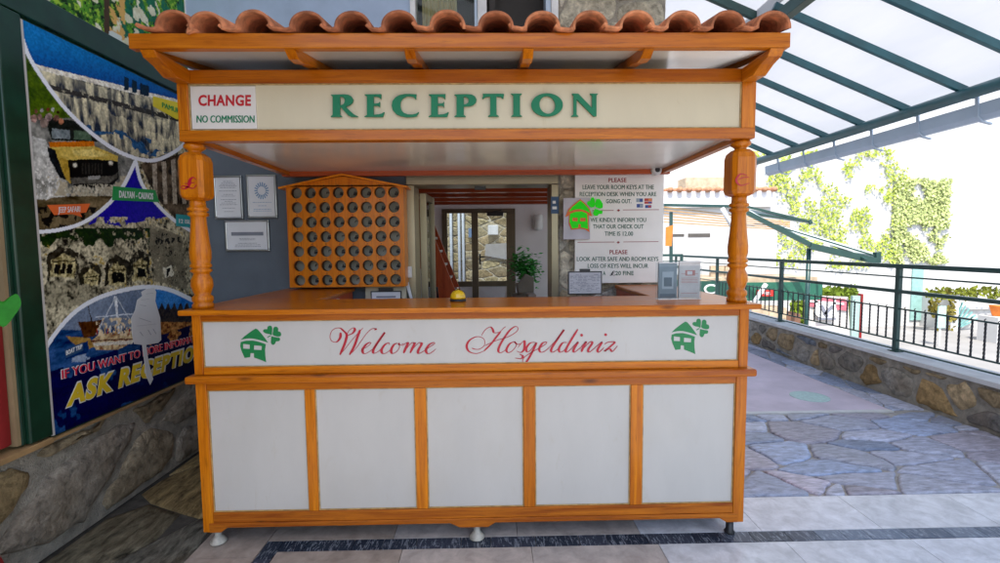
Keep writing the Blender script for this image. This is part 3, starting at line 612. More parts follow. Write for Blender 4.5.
    for k in range(4): put(ru & in_poly(X, Y, [(152+k*9.5, 164-k*2), (156.5+k*9.5, 163-k*2), (158+k*9.5, 204), (154+k*9.5, 204)]), lerp((110, 98, 84), (196, 184, 164), f2))
    # violet cloth
    vi = in_poly(X, Y, [(135, 163), (141, 184), (158, 204), (170, 216), (140, 222), (120, 226), (98, 222), (86, 226), (104, 210), (122, 190)])
    put(vi & ~((Y > 217) & (f1 > .5)), S((44, 26, 150)))
    # terraces
    up = in_poly(X, Y, [(15, 15), (200, 80), (200, 132), (186, 142), (176, 150), (151, 159), (122, 152), (94, 134), (65, 107), (41, 75), (22, 40)])
    hz = (X-36)*.25+64
    put(up, lerp((14, 72, 140), (40, 116, 180), (hz-Y)/30+f3*.3))
    w1 = np.clip((st-.34)*3.4, 0, 1); band = np.mod(v*9+f3*1.4+u*.6, 1); put(up & (Y > hz), lerp((52, 58, 70), (226, 216, 180), w1*.8+band*.35-.12))
    put(up & (Y > hz) & (Y < hz+5), lerp((150, 140, 120), (240, 235, 220), f2*1.5)); put(up & (Y > hz+30+(X-40)*.15) & (f1*.6+band*.5 > .66), lerp((24, 52, 92), (70, 110, 150), f2))
    put(up & (Y > hz+17) & (Y < hz+22) & (f2 > .35), S((64, 62, 60)))
    for x0 in (124, 132, 140, 144): put(in_poly(X, Y, [(x0, 76+(x0-124)*.4), (x0+5, 78+(x0-124)*.4), (x0+5, 90+(x0-124)*.3), (x0, 90+(x0-124)*.3)]), S((34, 52, 66)))
    g1 = fbm(u*120+3, v*120, 2); C = C*(.62+.78*g1)[:, None]
    # white arcs
    def arc(P, w_, c=(226, 228, 234)):
        Cc = catmull(P, 8); d = np.full(n, 1e9)
        for i in range(len(Cc)-1):
            a, b = Cc[i], Cc[i+1]; ab = b-a; t = np.clip(((X0-a[0])*ab[0]+(Y0-a[1])*ab[1])/(ab@ab+1e-9), 0, 1); d = np.minimum(d, np.hypot(X0-a[0]-t*ab[0], Y0-a[1]-t*ab[1]))
        put(d < w_, S(c))
    arc([(21, 34), (28, 54), (41, 76), (65, 108), (94, 135), (122, 153), (151, 160.5), (174, 152), (188, 140)], 1.9)
    arc([(36, 232), (58, 230), (82, 223), (104, 208), (122, 188), (135, 162)], 1.9); arc([(136, 162), (142, 184), (158, 205), (174, 220), (196, 234)], 1.7)
    # lower disc: sea and boats
    dc = in_poly(X, Y, [(46, 348), (58, 330), (75, 312), (96, 298), (120, 289), (146, 286), (170, 289), (200, 302), (200, 440), (40, 440)])
    put(dc, lerp((20, 40, 78), (62, 96, 150), fbm(u*8, v*34)*1.7-.4)); put(dc & (Y < 330) & (X < 150), lerp((90, 104, 128), (140, 152, 170), f3))
    put(dc & (X > 152) & (Y < 318), lerp((22, 96, 178), (96, 160, 216), f3*1.6-.3)); put(dc & (X > 152) & (Y > 306+3*np.sin(X)) & (Y < 330), lerp((20, 28, 46), (70, 64, 60), f2*1.5))
    put(dc & (X > 148) & (Y > 322) & (Y < 345), lerp((90, 40, 24), (206, 150, 90), f2*2-.5))
    put(in_poly(X, Y, [(66, 336), (90, 338), (96, 346), (86, 350), (76, 346)]), lerp((120, 80, 36), (196, 160, 90), f2)); put(in_poly(X, Y, [(78, 322), (102, 320), (96, 336), (84, 338)]), lerp((46, 30, 26), (110, 72, 50), f2))
    put(in_poly(X, Y, [(91, 341), (100, 334), (134, 330), (136, 340), (118, 350), (96, 350)]), lerp((130, 70, 36), (226, 206, 160), f2*1.8-.3)); put(in_poly(X, Y, [(93, 343), (135, 340), (132, 344), (95, 346)]), S((220, 214, 200)))
    put(in_poly(X, Y, [(114, 296), (117, 296), (120, 334), (118, 334)]), S((225, 228, 232)))
    def line(x0, y0, x1, y1, w_, c):
        dx_, dy_ = x1-x0, y1-y0; t_ = np.clip(((X-x0)*dx_+(Y-y0)*dy_)/(dx_*dx_+dy_*dy_), 0, 1); put(dc & (np.hypot(X-x0-t_*dx_, Y-y0-t_*dy_) < w_), S(c))
    line(116, 297, 96, 334, .5, (190, 196, 204)); line(116, 297, 134, 326, .5, (190, 196, 204)); line(88, 306, 92, 322, .5, (60, 50, 44)); line(96, 317, 132, 314, .6, (206, 214, 222)); line(91, 341, 134, 339, .6, (90, 36, 24))
    for k in range(14): line(97+k*2.7, 334-(k % 3), 97+k*2.7, 329-(k*7 % 4), .7, ((170, 60, 44), (226, 220, 206), (60, 70, 96), (196, 160, 100))[k % 4]); put(dc & (Y > 318) & (Y < 336) & (X < 132) & (X > 96) & (f2 > .56), S((226, 206, 170)))
    put(dc & (Y > 350) & (Y < 362) & (X < 108) & (X > 72) & (f1 > .5), S((150, 166, 190))); put(in_poly(X, Y, [(64, 350), (88, 341), (89, 352), (66, 360)]), S((34, 60, 110)))
    put(dc & (Y > 352+(110-X)*.33) & (f3 < .6), lerp((14, 24, 52), (28, 42, 84), fbm(u*6, v*30)))
    g2 = fbm(u*110+8, v*110, 2); C[dc] = (C*(.66+.7*g2)[:, None])[dc]
    arc([(47, 346), (58, 330), (75, 312), (96, 299), (120, 291), (146, 287), (170, 290), (198, 303)], 2.1)
    # dark base gradient of the print, white margin
    C = np.clip((C-.02)*1.12, 0, 1); put((yy < .004) | (yy > 1.158), S((200, 195, 190))); return np.clip(C, 0, 1)
poster = thing('tour_poster', (XL, .55, .57), 'large tour poster with jeep, white terraces, rock tombs and boat on the side wall', 'poster')
link('printed_sheet', print_mesh(-.008, 1.165, .572, 2.487, 300, 520, paint_tour, XL+.002), poster)
def P_(px, py, off=.003): return at(px, py, 'x', XL+off)
def ribbon(pts, mat, off): 
    m = MB(); m.prism([P_(a, b, off) for a, b in pts], (.0012, 0, 0)); return m.build('banner', mat, poster)
OR = plain('orange_banner', (.75, .13, .02), .5); GB = plain('green_banner', (.01, .27, .06), .5); YB = plain('yellow_banner', (.78, .62, .02), .5); TB = plain('teal_banner', (.02, .30, .32), .5)
OFFW = plain('off_white_print', (.70, .70, .70), .5, var=.04)
def ptext(txt, BL, BR, TL, mat, bold, off, parent=poster, name='lettering'):
    return link(name, text_mesh(txt, P_(*BL, off), P_(*BR, off), P_(*TL, off), mat, .0012, bold), parent)
b_ = ribbon([(47, 205), (90, 203.5), (86, 212.5), (80, 213), (82, 217), (72, 214), (54, 215)], OR, .0035); link('lettering', text_mesh('JEEP SAFARI', P_(58, 212.8, .006), P_(80, 211.7, .006), P_(58, 206.6, .006), OFFW, .001, .0), b_)
b_ = ribbon([(113, 186), (155, 190), (159, 202), (112, 200)], GB, .0035); link('lettering', text_mesh('DALYAN - CAUNOS', P_(119, 197.5, .006), P_(153, 199.5, .006), P_(119, 190, .006), OFFW, .001, .03), b_)
b_ = ribbon([(153, 96), (185, 104), (185, 120), (176, 119), (153, 106)], YB, .0035); link('lettering', text_mesh('PAMUKKALE', P_(162, 107.2, .006), P_(191, 117.5, .006), P_(162, 101.8, .006), GB, .001, .03), b_)
b_ = ribbon([(176, 214), (196, 216), (196, 228), (176, 226)], TB, .0035); link('lettering', text_mesh('12 ISLANDS', P_(179, 223, .006), P_(202, 225, .006), P_(179, 218.5, .006), OFFW, .001, .03), b_)
b_ = ribbon([(64, 350), (83, 342.5), (83, 350.5), (66, 358)], BLUEB, .0035); link('lettering', text_mesh('BOAT TRIP', P_(66, 355.5, .006), P_(82, 348.5, .006), P_(66, 350.5, .006), OFFW, .001, .03), b_)
YL = plain('yellow_print', (.72, .50, .02), .45); RP = plain('red_print', (.62, .01, .04), .45)
ptext('IF YOU WANT TO MORE INFORMATION', (61.5, 379.5), (205, 339), (61, 369), OFFW, .06, .0040); ptext('IF YOU WANT TO MORE INFORMATION', (62, 379), (204.6, 338.8), (61.6, 369.8), RP, .03, .0056)
ptext('ASK RECEPTION', (65, 409), (203, 357.5), (69, 383), OFFW, .085, .0040); ptext('ASK RECEPTION', (66, 407.6), (202, 357.6), (69.8, 384.5), YL, .05, .0056)
m = MB(); tp = [(137, 300), (142, 296), (141, 292), (146, 289), (154, 288), (156, 292), (155, 301), (158, 311), (160, 318), (161, 340), (158, 343), (146, 345), (148, 360), (151, 373), (153, 379), (150, 385), (146, 376), (144, 360), (142, 345), (134, 344), (132, 335), (131, 318), (135, 310)]
m.prism([P_(a, b, .008) for a, b in tp], (.002, 0, 0)); tpt = tag(m.build('torn_paper', OFFW, origin=P_(146, 340, .008)), 'torn white paper cutout stuck over the boat picture on the tour poster', 'paper')
mm = MB()
for (a, b, c, d_) in ((141, 300, 149, 299), (140, 305, 146, 306), (146, 294, 153, 293), (139, 318, 151, 322), (137, 326, 156, 324), (140, 332, 143, 336), (148, 330, 151, 335), (153, 329, 156, 334)):
    mm.bar(P_(a, b, .0105), P_(c, d_, .0105), .0008, .004, (1, 0, 0))
mm.build('scribble', INK, tpt).location = -P_(146, 340, .008)
# leafy picture
def paint_leaf(X, Y, yy, zz):
    u, v = yy, zz; f1 = fbm(u*26, v*26, 4); f2 = fbm(u*55+7, v*55, 3); f3 = fbm(u*7+3, v*7, 3)
    lerp = lambda a, b, t: S(a)+(S(b)-S(a))*np.clip(t, 0, 1)[:, None]
    C = lerp((10, 52, 26), (86, 150, 40), f1*2.4-.7); C = np.where((f2 > .62)[:, None], S((150, 190, 60)), C); C = np.where(((f2 < .33))[:, None], S((8, 26, 20)), C)
    C = np.where(((X > 120) & (f1 < .52))[:, None], lerp((8, 70, 60), (40, 130, 90), f2), C)
    k = (fbm(u*14+50, v*14, 3) > .60) & (X < 160); C[k] = lerp((196, 190, 150), (236, 238, 214), f2)[k]
    k = (X > 104) & (X < 109.5) & (Y < 52); C[k] = S((74, 56, 40)); k = (X > 109) & (X < 125) & (Y < 40) & (f1 > .47); C[k] = S((214, 170, 96)); k = (X < 50-Y) & (X > 10); C[k] = lerp((150, 150, 130), (210, 214, 190), f1)[k]
    k = in_poly(X, Y, [(110, 30), (122, 36), (122, 48), (136, 50), (140, 58), (124, 57), (104, 46)]); C[k] = S((206, 216, 210))
    k = in_poly(X, Y, [(124, 58), (150, 58), (178, 80), (176, 90), (150, 74)]); C[k] = lerp((20, 110, 70), (80, 170, 90), f1)[k]; k = (X-144)**2+(Y-64)**2 < 26; C[k] = S((226, 196, 30))
    return np.clip(C, 0, 1)
t = thing('foliage_picture', (XL, .6, 2.64), 'tall picture of green vines and white windows above the tour poster', 'poster')
link('printed_sheet', print_mesh(-.28, 1.192, 2.634, 3.9, 260, 230, paint_leaf, XL+.006), t)
m = MB(); m.box((XL-.002, 1.19, 2.634), (XL+.012, 1.199, 3.9)); m.build('edge_strip', WHITEP, t)
# heart shaped leaves at left edge
t = thing('trailing_plant', (XL+.1, -.3, 1.0), 'trailing plant with a broad heart shaped green leaf at the left edge', 'plant')
hl = [(0, 0), (.35, .28), (.5, .1), (.52, -.2), (.35, -.55), (0, -1.0), (-.35, -.55), (-.52, -.2), (-.5, .1), (-.35, .28)]
def heart(c, s, tilt, yaw, col):
    m = MB(); ring = catmull(hl, 4, True); M = Matrix.Translation(c) @ Matrix.Rotation(yaw, 4, 'Z') @ Matrix.Rotation(tilt, 4, 'X'); n = len(ring); V = []
    for k in (1, .6): V += [M @ Vector((p[0]*s*k, -abs(p[0])*s*.25*k-.02*(1-k), p[1]*s*k)) for p in ring]
    V.append(M @ Vector((0, -.01, -.2*s))); F = [(i, (i+1) % n, n+(i+1) % n, n+i) for i in range(n)]+[(n+i, n+(i+1) % n, 2*n) for i in range(n)]
    m.add(V, F, 0, True, col); return m
p0 = at(3, 302, 'y', -.35)
heart(p0, .10, R(-15), R(35), (.03, .22, .02)).build('leaf', LEAF, t); heart(p0+Vector((-.12, -.06, .10)), .07, R(10), R(60), (.03, .17, .03)).build('leaf', LEAF, t)
heart(p0+Vector((-.07, -.1, -.13)), .06, R(-5), R(20), (.03, .15, .03)).build('leaf', LEAF, t)
m = MB(); m.tube([p0+Vector((-.02, 0, .02)), p0+Vector((-.03, -.01, .12)), p0+Vector((-.10, 0, .3)), p0+Vector((-.12, .02, .8)), p0+Vector((-.06, .08, 1.5))], .003, 6); m.build('stem', LEAF, t)
# striped cone bottom left
p0 = at(0, 540, 'y', -.42); cx = p0.x-.10
t = thing('striped_cone', (cx, -.42, 0), 'red and white striped traffic cone at the lower left corner', 'traffic cone')
m = MB(); m.box((cx-.15, -.57, .001), (cx+.15, -.27, .025)); m.build('base', CLOTHR, t, bevel=.01)
for i, (z0, z1, mt, n_) in enumerate(((.026, .13, WHITEP, 'white_band'), (.131, .22, CLOTHR, 'red_band'), (.221, .3, WHITEP, 'white_band'), (.301, .40, CLOTHR, 'red_band'))):
    m = MB(); r_ = lambda z: .115-.22*z; m.lathe([(r_(z0), z0), (r_(z1), z1)], (cx, -.42, 0)); m.build(n_, mt, t)

# ================================================================= RECEPTION BOOTH
K = thing('reception_booth', (1.3, .5, 0), 'orange varnished wooden reception booth with white panels under a small clay tile roof', 'reception booth')
B = .0025
# ---- body
def kb(name, a, b, mt, bv=B): m = MB(); m.box(a, b); return m.build(name, mt, K, bevel=bv)
for x0, x1 in ((0.0, .05), (2.598, 2.65)): kb('corner_stile', (x0, -.001, .075), (x1, .05, .815), WZ)
kb('corner_stile', (0, .052, .075), (.04, 1.15, .815), WZ); kb('corner_stile', (2.61, .052, .075), (2.65, 1.15, .815), WZ)
for x0, x1 in ((.514, .560), (1.038, 1.092), (1.562, 1.618), (2.085, 2.143)): kb('stile', (x0, .002, .172), (x1, .045, .776), WZ)
kb('top_rail', (.051, .001, .777), (2.597, .048, .815), WX); kb('base_rail', (.051, .001, .122), (2.597, .048, .171), WXB)
m = MB(); pl = [(.03, .074), (.085, .074), (.118, .098), (1.2, .098), (1.245, .076), (1.385, .076), (1.42, .098), (2.53, .098), (2.565, .076), (2.62, .076), (2.62, .1215), (.03, .1215)]
m.prism([(a, -.004, b) for a, b in pl], (0, .03, 0)); m.build('plinth', WXB, K, bevel=.003)
for x0, x1 in ((.051, .513), (.561, 1.037), (1.093, 1.561), (1.619, 2.084), (2.144, 2.597)): kb('lower_panel', (x0, .014, .172), (x1, .03, .776), PANEL, 0)
BEAD = plain('varnish_stained_bead', (.42, .27, .10), .5, var=.35, scale=30)
def bead(x0, x1, z0, z1, y, w_=.005):
    m = MB(); m.box((x0, y, z0), (x1, y+.004, z0+w_)); m.box((x0, y, z1-w_), (x1, y+.004, z1)); m.box((x0, y, z0+w_), (x0+w_, y+.004, z1-w_)); m.box((x1-w_, y, z0+w_), (x1, y+.004, z1-w_)); m.build('panel_bead', BEAD, K)
for x0, x1 in ((.0505, .5135), (.5605, 1.0375), (1.0925, 1.5615), (1.6185, 2.0845), (2.1435, 2.5975)): bead(x0, x1, .1715, .7765, .0095)
bead(.0425, 2.6055, .8895, 1.1095, .0075, .004); bead(.0412, 2.5878, 1.9932, 2.2028, .0035, .006)
kb('ledge', (-.03, -.035, .817), (2.68, .06, .853), WX, .009)
for x0, x1 in ((.0, .042), (2.606, 2.65)): kb('upper_stile', (x0, -.001, .854), (x1, .05, 1.141), WZ)
kb('upper_rail', (.043, .001, 1.110), (2.605, .048, 1.141), WX); kb('lower_rail', (.043, .001, .854), (2.605, .048, .889), WX)
for x0 in (0.0, 2.61): kb('side_panel', (x0, .052, .854), (x0+.04, 1.15, 1.141), WY)
up = kb('banner_panel', (.043, .012, .890), (2.605, .03, 1.109), PANEL, 0)
# countertop in a U
m = MB(); m.prism([(-.04, -.04, 1.143), (2.69, -.04, 1.143), (2.69, 1.16, 1.143), (2.30, 1.16, 1.143), (2.30, .40, 1.143), (.44, .40, 1.143), (.44, 1.16, 1.143), (-.04, 1.16, 1.143)], (0, 0, .025)); m.build('countertop', WX, K, bevel=.006)
for x0 in (.405, 2.31): kb('inner_panel', (x0, .42, .12), (x0+.02, 1.15, 1.141), RWY)
kb('inner_panel', (.43, .375, .12), (2.30, .39, 1.141), RWY)
# feet
for x, y in ((.05, .035), (1.328, .03), (.05, 1.1)):
    m = MB(); m.lathe([(.030, .001), (.038, .006), (.038, .012), (.026, .030), (.016, .040), (.016, .0735)], (x, y, 0)); m.build('foot', plain('aged_cream_plastic', (.42, .39, .33), .5, var=.3, scale=40) if 'aged_cream_plastic' not in bpy.data.materials else bpy.data.materials['aged_cream_plastic'], K)
for x, y in ((2.60, .035), (2.60, 1.1)):
    m = MB(); m.lathe([(.024, .001), (.026, .008), (.018, .02), (.018, .0735)], (x, y, 0)); m.build('foot', BLACK, K)
# ---- lettering on the banner panel
def kp(px, py, y=.0): return at(px, py, 'y', y)
def tfz(ox, oy, s, y=.0115): return lambda u, v: kp(ox+u/s, oy+v/s, y)
wel = [[(130, 105), (126, 150), (95, 184), (58, 176), (42, 142), (55, 95), (90, 70), (125, 68), (152, 88), (180, 120), (176, 160), (158, 215), (125, 290)],
       [(182, 125), (200, 90), (235, 66), (249, 82), (228, 112), (190, 128)], [(125, 290), (160, 250), (240, 150), (300, 85), (318, 66)],
       [(293, 82), (272, 140), (243, 220), (205, 290)], [(205, 290), (260, 235), (330, 135), (372, 88), (398, 72), (425, 74), (412, 84)],
       [(305, 250), (352, 222), (382, 196), (374, 187), (342, 205), (314, 245), (320, 276), (348, 277), (402, 240)],
       [(398, 245), (450, 180), (500, 104), (455, 165), (405, 245), (406, 276), (432, 270), (472, 240)], [(536, 208), (534, 191), (502, 204), (472, 248), (480, 278), (512, 274), (566, 232)],
       [(604, 192), (574, 208), (552, 250), (562, 279), (597, 264), (622, 226), (612, 194), (626, 208), (655, 198)],
       [(640, 217), (682, 189), (690, 196), (674, 232), (655, 276)], [(663, 262), (716, 196), (744, 190), (744, 202), (710, 274)], [(716, 262), (774, 196), (800, 190), (804, 204), (776, 258), (786, 279), (840, 248)],
       [(838, 248), (886, 216), (914, 198), (906, 188), (870, 205), (842, 246), (851, 276), (878, 277), (926, 240)]]
hos = [[(74, 176), (96, 183), (124, 181), (152, 158), (150, 120), (110, 104), (64, 124), (42, 160), (56, 196), (102, 210), (150, 194)],
       [(256, 70), (226, 108), (192, 152), (150, 194)], [(256, 70), (270, 54), (286, 42)], [(134, 98), (158, 62), (188, 44), (204, 58), (214, 80), (246, 76)],
       [(155, 162), (190, 144), (240, 124), (300, 106), (350, 76), (363, 52), (346, 41), (312, 64), (276, 112), (246, 165), (240, 195), (258, 204), (296, 178)],
       [(342, 136), (312, 148), (290, 185), (302, 204), (330, 190), (353, 156), (340, 136), (358, 152), (382, 148)], [(362, 172), (399, 130), (404, 150), (400, 184), (380, 203), (354, 194)], [(372, 214), (392, 225), (382, 241), (344, 238)],
       [(472, 140), (440, 144), (415, 175), (419, 199), (441, 188), (477, 142), (442, 218), (412, 264), (392, 264), (400, 236), (440, 206), (492, 178)],
       [(490, 180), (534, 152), (541, 138), (516, 145), (495, 180), (505, 201), (532, 194), (568, 162)], [(565, 165), (612, 112), (650, 61), (602, 130), (570, 185), (582, 201), (620, 176)],
       [(668, 141), (641, 144), (618, 180), (626, 201), (652, 188), (690, 132)], [(736, 58), (690, 132), (662, 185), (668, 201), (700, 176)], [(695, 180), (737, 137), (710, 185), (716, 201), (750, 174)], [(745, 182), (787, 135), (772, 165), (758, 199)],
       [(764, 186), (811, 138), (826, 144), (801, 185), (809, 200), (844, 174)], [(840, 176), (887, 137), (860, 185), (868, 201), (900, 172)], [(903, 152), (925, 139), (966, 138), (940, 165), (904, 195), (935, 180), (952, 197), (984, 162)]]
def dotp(c, r_): return [(c[0]+r_*math.cos(a), c[1]+r_*math.sin(a)) for a in np.linspace(0, 2*math.pi, 10)[:-1]]
SCR = plain('script_red', (.42, .002, .02), .4, var=.04)
link('lettering', strokes_mesh(wel, tfz(325, 320, 8.333), 4.5, 22, SCR, .0012, (0, -1, 0)), up)
me = strokes_mesh(hos, tfz(460, 320, 6.25), 3.6, 15, SCR, .0012, (0, -1, 0)); mm = MB()
for c in ((760, 95), (910, 92)): mm.prism([tfz(460, 320, 6.25, .0115)(*p) for p in dotp(c, 9)], (0, -.0015, 0))
link('lettering', join_mesh([me, mm.mesh(SCR)]), up)
def ip(P, ox, oy, s, y): return [tfz(ox, oy, s, y)(*p) for p in P]
roof_ = [(75, 228), (120, 185), (180, 140), (225, 108), (265, 85), (290, 95), (340, 150), (385, 208), (425, 265), (380, 250), (330, 235), (280, 222), (230, 212), (190, 210), (150, 212), (110, 220)]
body_ = [(75, 258), (140, 240), (230, 238), (310, 255), (395, 285), (386, 350), (389, 430), (400, 515), (365, 500), (330, 485), (245, 455), (243, 400), (200, 398), (195, 450), (160, 455), (125, 460), (85, 370), (68, 310)]
win_ = [[(105, 280), (190, 290), (190, 345), (105, 340)], [(245, 298), (345, 308), (340, 360), (243, 355)]]
lea = [[(470, 168), (440, 155), (400, 148), (370, 132), (360, 112), (380, 92), (412, 92), (418, 62), (440, 48), (465, 52), (477, 80), (475, 125)], [(485, 165), (488, 120), (492, 80), (510, 62), (538, 64), (555, 88), (552, 118), (580, 128), (592, 158), (580, 182), (540, 186)],
       [(468, 185), (500, 192), (540, 198), (572, 205), (576, 232), (556, 246), (528, 248), (512, 280), (486, 293), (462, 272), (462, 230)], [(455, 172), (430, 180), (412, 196), (420, 202), (438, 190), (462, 182)]]
def flat2d(polys, ox, oy, s, plane_y, mat, depth):
    out = []
    for g_ in polys:
        Q = [[((lambda v: (v.x, v.z))(kp(ox+a/s, oy+b/s, plane_y))) for a, b in P] for P in g_]
        out.append(shape_mesh(Q, (0, plane_y, 0), (1, 0, 0), (0, 0, 1), depth, mat))
    return join_mesh(out)
logo = [[roof_], [body_]+win_]+[[catmull(q, 3, True)] for q in lea[:3]]+[[lea[3]]]
link('logo', flat2d(logo, 235, 322, 12.8, .0118, LOGOG, .0012), up)
lw = [[[(a+(667.5-241)*12.8*1.0, b-(328-320.5)*12.8) for a, b in P] for P in g_] for g_ in logo]
lw2 = [[[((a-5459-235*0)*.93+5459+60, (b)*.97+5) for a, b in P] for P in g_] for g_ in lw]
link('logo', flat2d(lw2, 235, 322, 12.8, .0118, LOGOG, .0012), up)
# ---- posts
def post(cx, cy, name='post'):
    m = MB()
    m.lathe([(.046, 1.169), (.046, 1.185), (.040, 1.195), (.046, 1.205), (.046, 1.222), (.034, 1.232), (.040, 1.25), (.048, 1.275), (.046, 1.305), (.034, 1.33), (.036, 1.338), (.046, 1.344), (.046, 1.354), (.036, 1.36), (.046, 1.366), (.046, 1.376),
             (.040, 1.384), (.046, 1.41), (.0465, 1.44), (.040, 1.50), (.034, 1.57), (.033, 1.60), (.034, 1.605), (.045, 1.611), (.045, 1.622), (.034, 1.628), (.045, 1.634), (.045, 1.645), (.036, 1.65), (.034, 1.668), (.034, 1.684)], (cx, cy, 0), 32)
    h = .058; c_ = .018    # square block with chamfered corners and bevelled shoulders
    ring = lambda s, z: [(cx+x*s, cy+y*s, z) for x, y in ((h-c_, -h), (h, -h+c_), (h, h-c_), (h-c_, h), (-h+c_, h), (-h, h-c_), (-h, -h+c_), (-h+c_, -h))]
    V = []; F = []; rs = [(.62, 1.682), (.9, 1.692), (1, 1.708), (1, 1.862), (.9, 1.885), (.60, 1.902)]
    for s, z in rs: V += ring(s, z)
    for i in range(len(rs)-1): F += [(i*8+k, i*8+(k+1) % 8, i*8+8+(k+1) % 8, i*8+8+k) for k in range(8)]
    F += [tuple(range(8))[::-1], tuple(range(40, 48))]; m.add(V, F)
    m.lathe([(.03, 1.90), (.026, 1.908), (.030, 1.914), (.046, 1.925), (.046, 1.935), (.04, 1.9445)], (cx, cy, 0), 32)
    return m.build(name, WZ, K)
pL = post(.022, .06); pR = post(2.618, .06)
link('emblem', strokes_mesh([[(198, 298), (176, 280), (152, 298), (142, 340), (112, 366), (86, 360), (98, 344), (140, 354), (176, 362), (202, 332)], [(108, 328), (150, 324), (188, 318)]], lambda u, v: kp(170+u/7.51, 140+v/7.51, .0015), 6, 24, SCR, .0012, (0, -1, 0)), pL)
link('emblem', strokes_mesh([[(161, 184), (142, 180), (130, 198), (143, 212), (168, 205)], [(136, 196), (150, 190), (166, 189)]], lambda u, v: kp(690+u/2.815, 110+v/2.815, .0015), 2.4, 6, SCR, .0012, (0, -1, 0)), pR)
# ---- sign box
kb('sign_frame', (-.007, -.005, 2.203), (2.652, .05, 2.262), WX); kb('sign_frame', (-.007, -.005, 1.945), (2.652, .05, 1.993), WX)
kb('sign_frame', (-.007, -.004, 1.9935), (.041, .05, 2.2025), WZ); kb('sign_frame', (2.588, -.004, 1.9935), (2.652, .05, 2.2025), WZ)
sp = kb('sign_panel', (.0415, .008, 1.9935), (2.5875, .03, 2.2025), CREAM, 0)
kb('side_fascia', (-.005, .052, 1.952), (.03, 1.05, 2.262), WY); kb('side_fascia', (2.62, .052, 1.952), (2.65, 1.05, 2.262), WY)
kb('back_beam', (.0, 1.052, 1.94), (2.65, 1.10, 2.0), RW); kb('ceiling_board', (.031, .052, 1.972), (2.619, 1.05, 1.99), SOFFIT, 0)
kb('cornice_strip', (.031, .052, 1.945), (.056, 1.05, 1.971), WY); kb('cornice_strip', (2.594, .052, 1.945), (2.619, 1.05, 1.971), WY)
GL = {'R': [[(45, 65), (140, 62), (170, 65), (192, 76), (205, 98), (200, 120), (180, 138), (150, 148), (180, 178), (210, 205), (238, 218), (238, 222), (188, 222), (165, 208), (135, 175), (118, 155), (110, 155), (110, 205), (125, 218), (125, 222), (45, 222), (45, 219), (58, 208), (58, 78), (45, 68)], [(110, 78), (128, 80), (142, 92), (146, 108), (140, 126), (128, 136), (110, 140)]],
      'E': [[(285, 62), (405, 60), (403, 94), (399, 94), (388, 82), (368, 77), (350, 77), (350, 127), (372, 127), (386, 124), (392, 115), (395, 115), (395, 154), (392, 154), (386, 145), (372, 143), (350, 143), (350, 206), (385, 204), (408, 198), (424, 188), (428, 190), (416, 222), (285, 222), (285, 219), (302, 208), (302, 76), (285, 66)]],
      'C': [[(655, 62), (653, 97), (648, 97), (636, 82), (612, 75), (585, 76), (558, 90), (543, 114), (540, 145), (548, 174), (566, 194), (592, 204), (625, 205), (650, 200), (670, 188), (673, 190), (657, 217), (625, 223), (585, 224), (545, 218), (510, 202), (486, 174), (478, 142), (484, 110), (504, 84), (535, 67), (572, 59), (615, 59)]],
      'P': [[(925, 63), (1020, 60), (1050, 64), (1072, 76), (1083, 98), (1078, 120), (1060, 137), (1035, 146), (992, 148), (992, 206), (1006, 219), (1006, 222), (925, 222), (925, 219), (940, 208), (940, 76), (925, 66)], [(992, 78), (1010, 80), (1024, 92), (1028, 106), (1022, 122), (1008, 131), (992, 133)]],
      'T': [[(126, 58), (276, 58), (280, 60), (272, 94), (268, 92), (258, 80), (225, 77), (225, 206), (242, 217), (242, 220), (164, 220), (164, 217), (180, 206), (180, 77), (148, 80), (128, 94), (122, 92), (130, 72)]],
      'I': [[(328, 57), (406, 57), (406, 60), (393, 70), (393, 206), (407, 217), (407, 220), (329, 220), (329, 217), (344, 206), (344, 70), (328, 60)]],
      'O': [[(585+113*math.cos(a), 137+83*math.sin(a)) for a in np.linspace(0, 2*math.pi, 37)[:-1]], [(587+56*math.cos(a)+5*math.sin(a), 137+63*math.sin(a)) for a in np.linspace(0, 2*math.pi, 33)[:-1]]],
      'N': [[(762, 57), (808, 57), (905, 158), (905, 72), (890, 60), (890, 57), (948, 57), (948, 60), (937, 70), (937, 218), (916, 218), (796, 98), (796, 206), (808, 217), (808, 220), (756, 220), (756, 217), (773, 206), (773, 72), (762, 61)]]}
sh = 7.143*140
gl = [GL['R'], GL['E'], GL['C'], [[(a+457, b) for a, b in GL['E'][0]]], GL['P']]+[[[(a+sh, b) for a, b in P] for P in GL[c]] for c in 'TION']
link('lettering', flat2d(gl, 325, 86, 7.143, .0, GREEN, .008), sp)
chp = kb('change_plate', (.052, -.0005, 2.0), (.345, .0075, 2.190), plain('cream_plate', (.70, .64, .58), .4, var=.03), .001)
tl = lambda txt, a, b, c, mat, bold, y, par, name='lettering': link(name, text_mesh(txt, kp(*a, y), kp(*b, y), kp(*c, y), mat, .0015, bold), par)
tl('CHANGE', (198.5, 105.8), (251, 105.8), (198.5, 94.2), RED, .03, -.0005, chp); tl('NO COMMISSION', (197, 122.5), (254.5, 122.5), (197, 115), GREEN, .03, -.0005, chp)
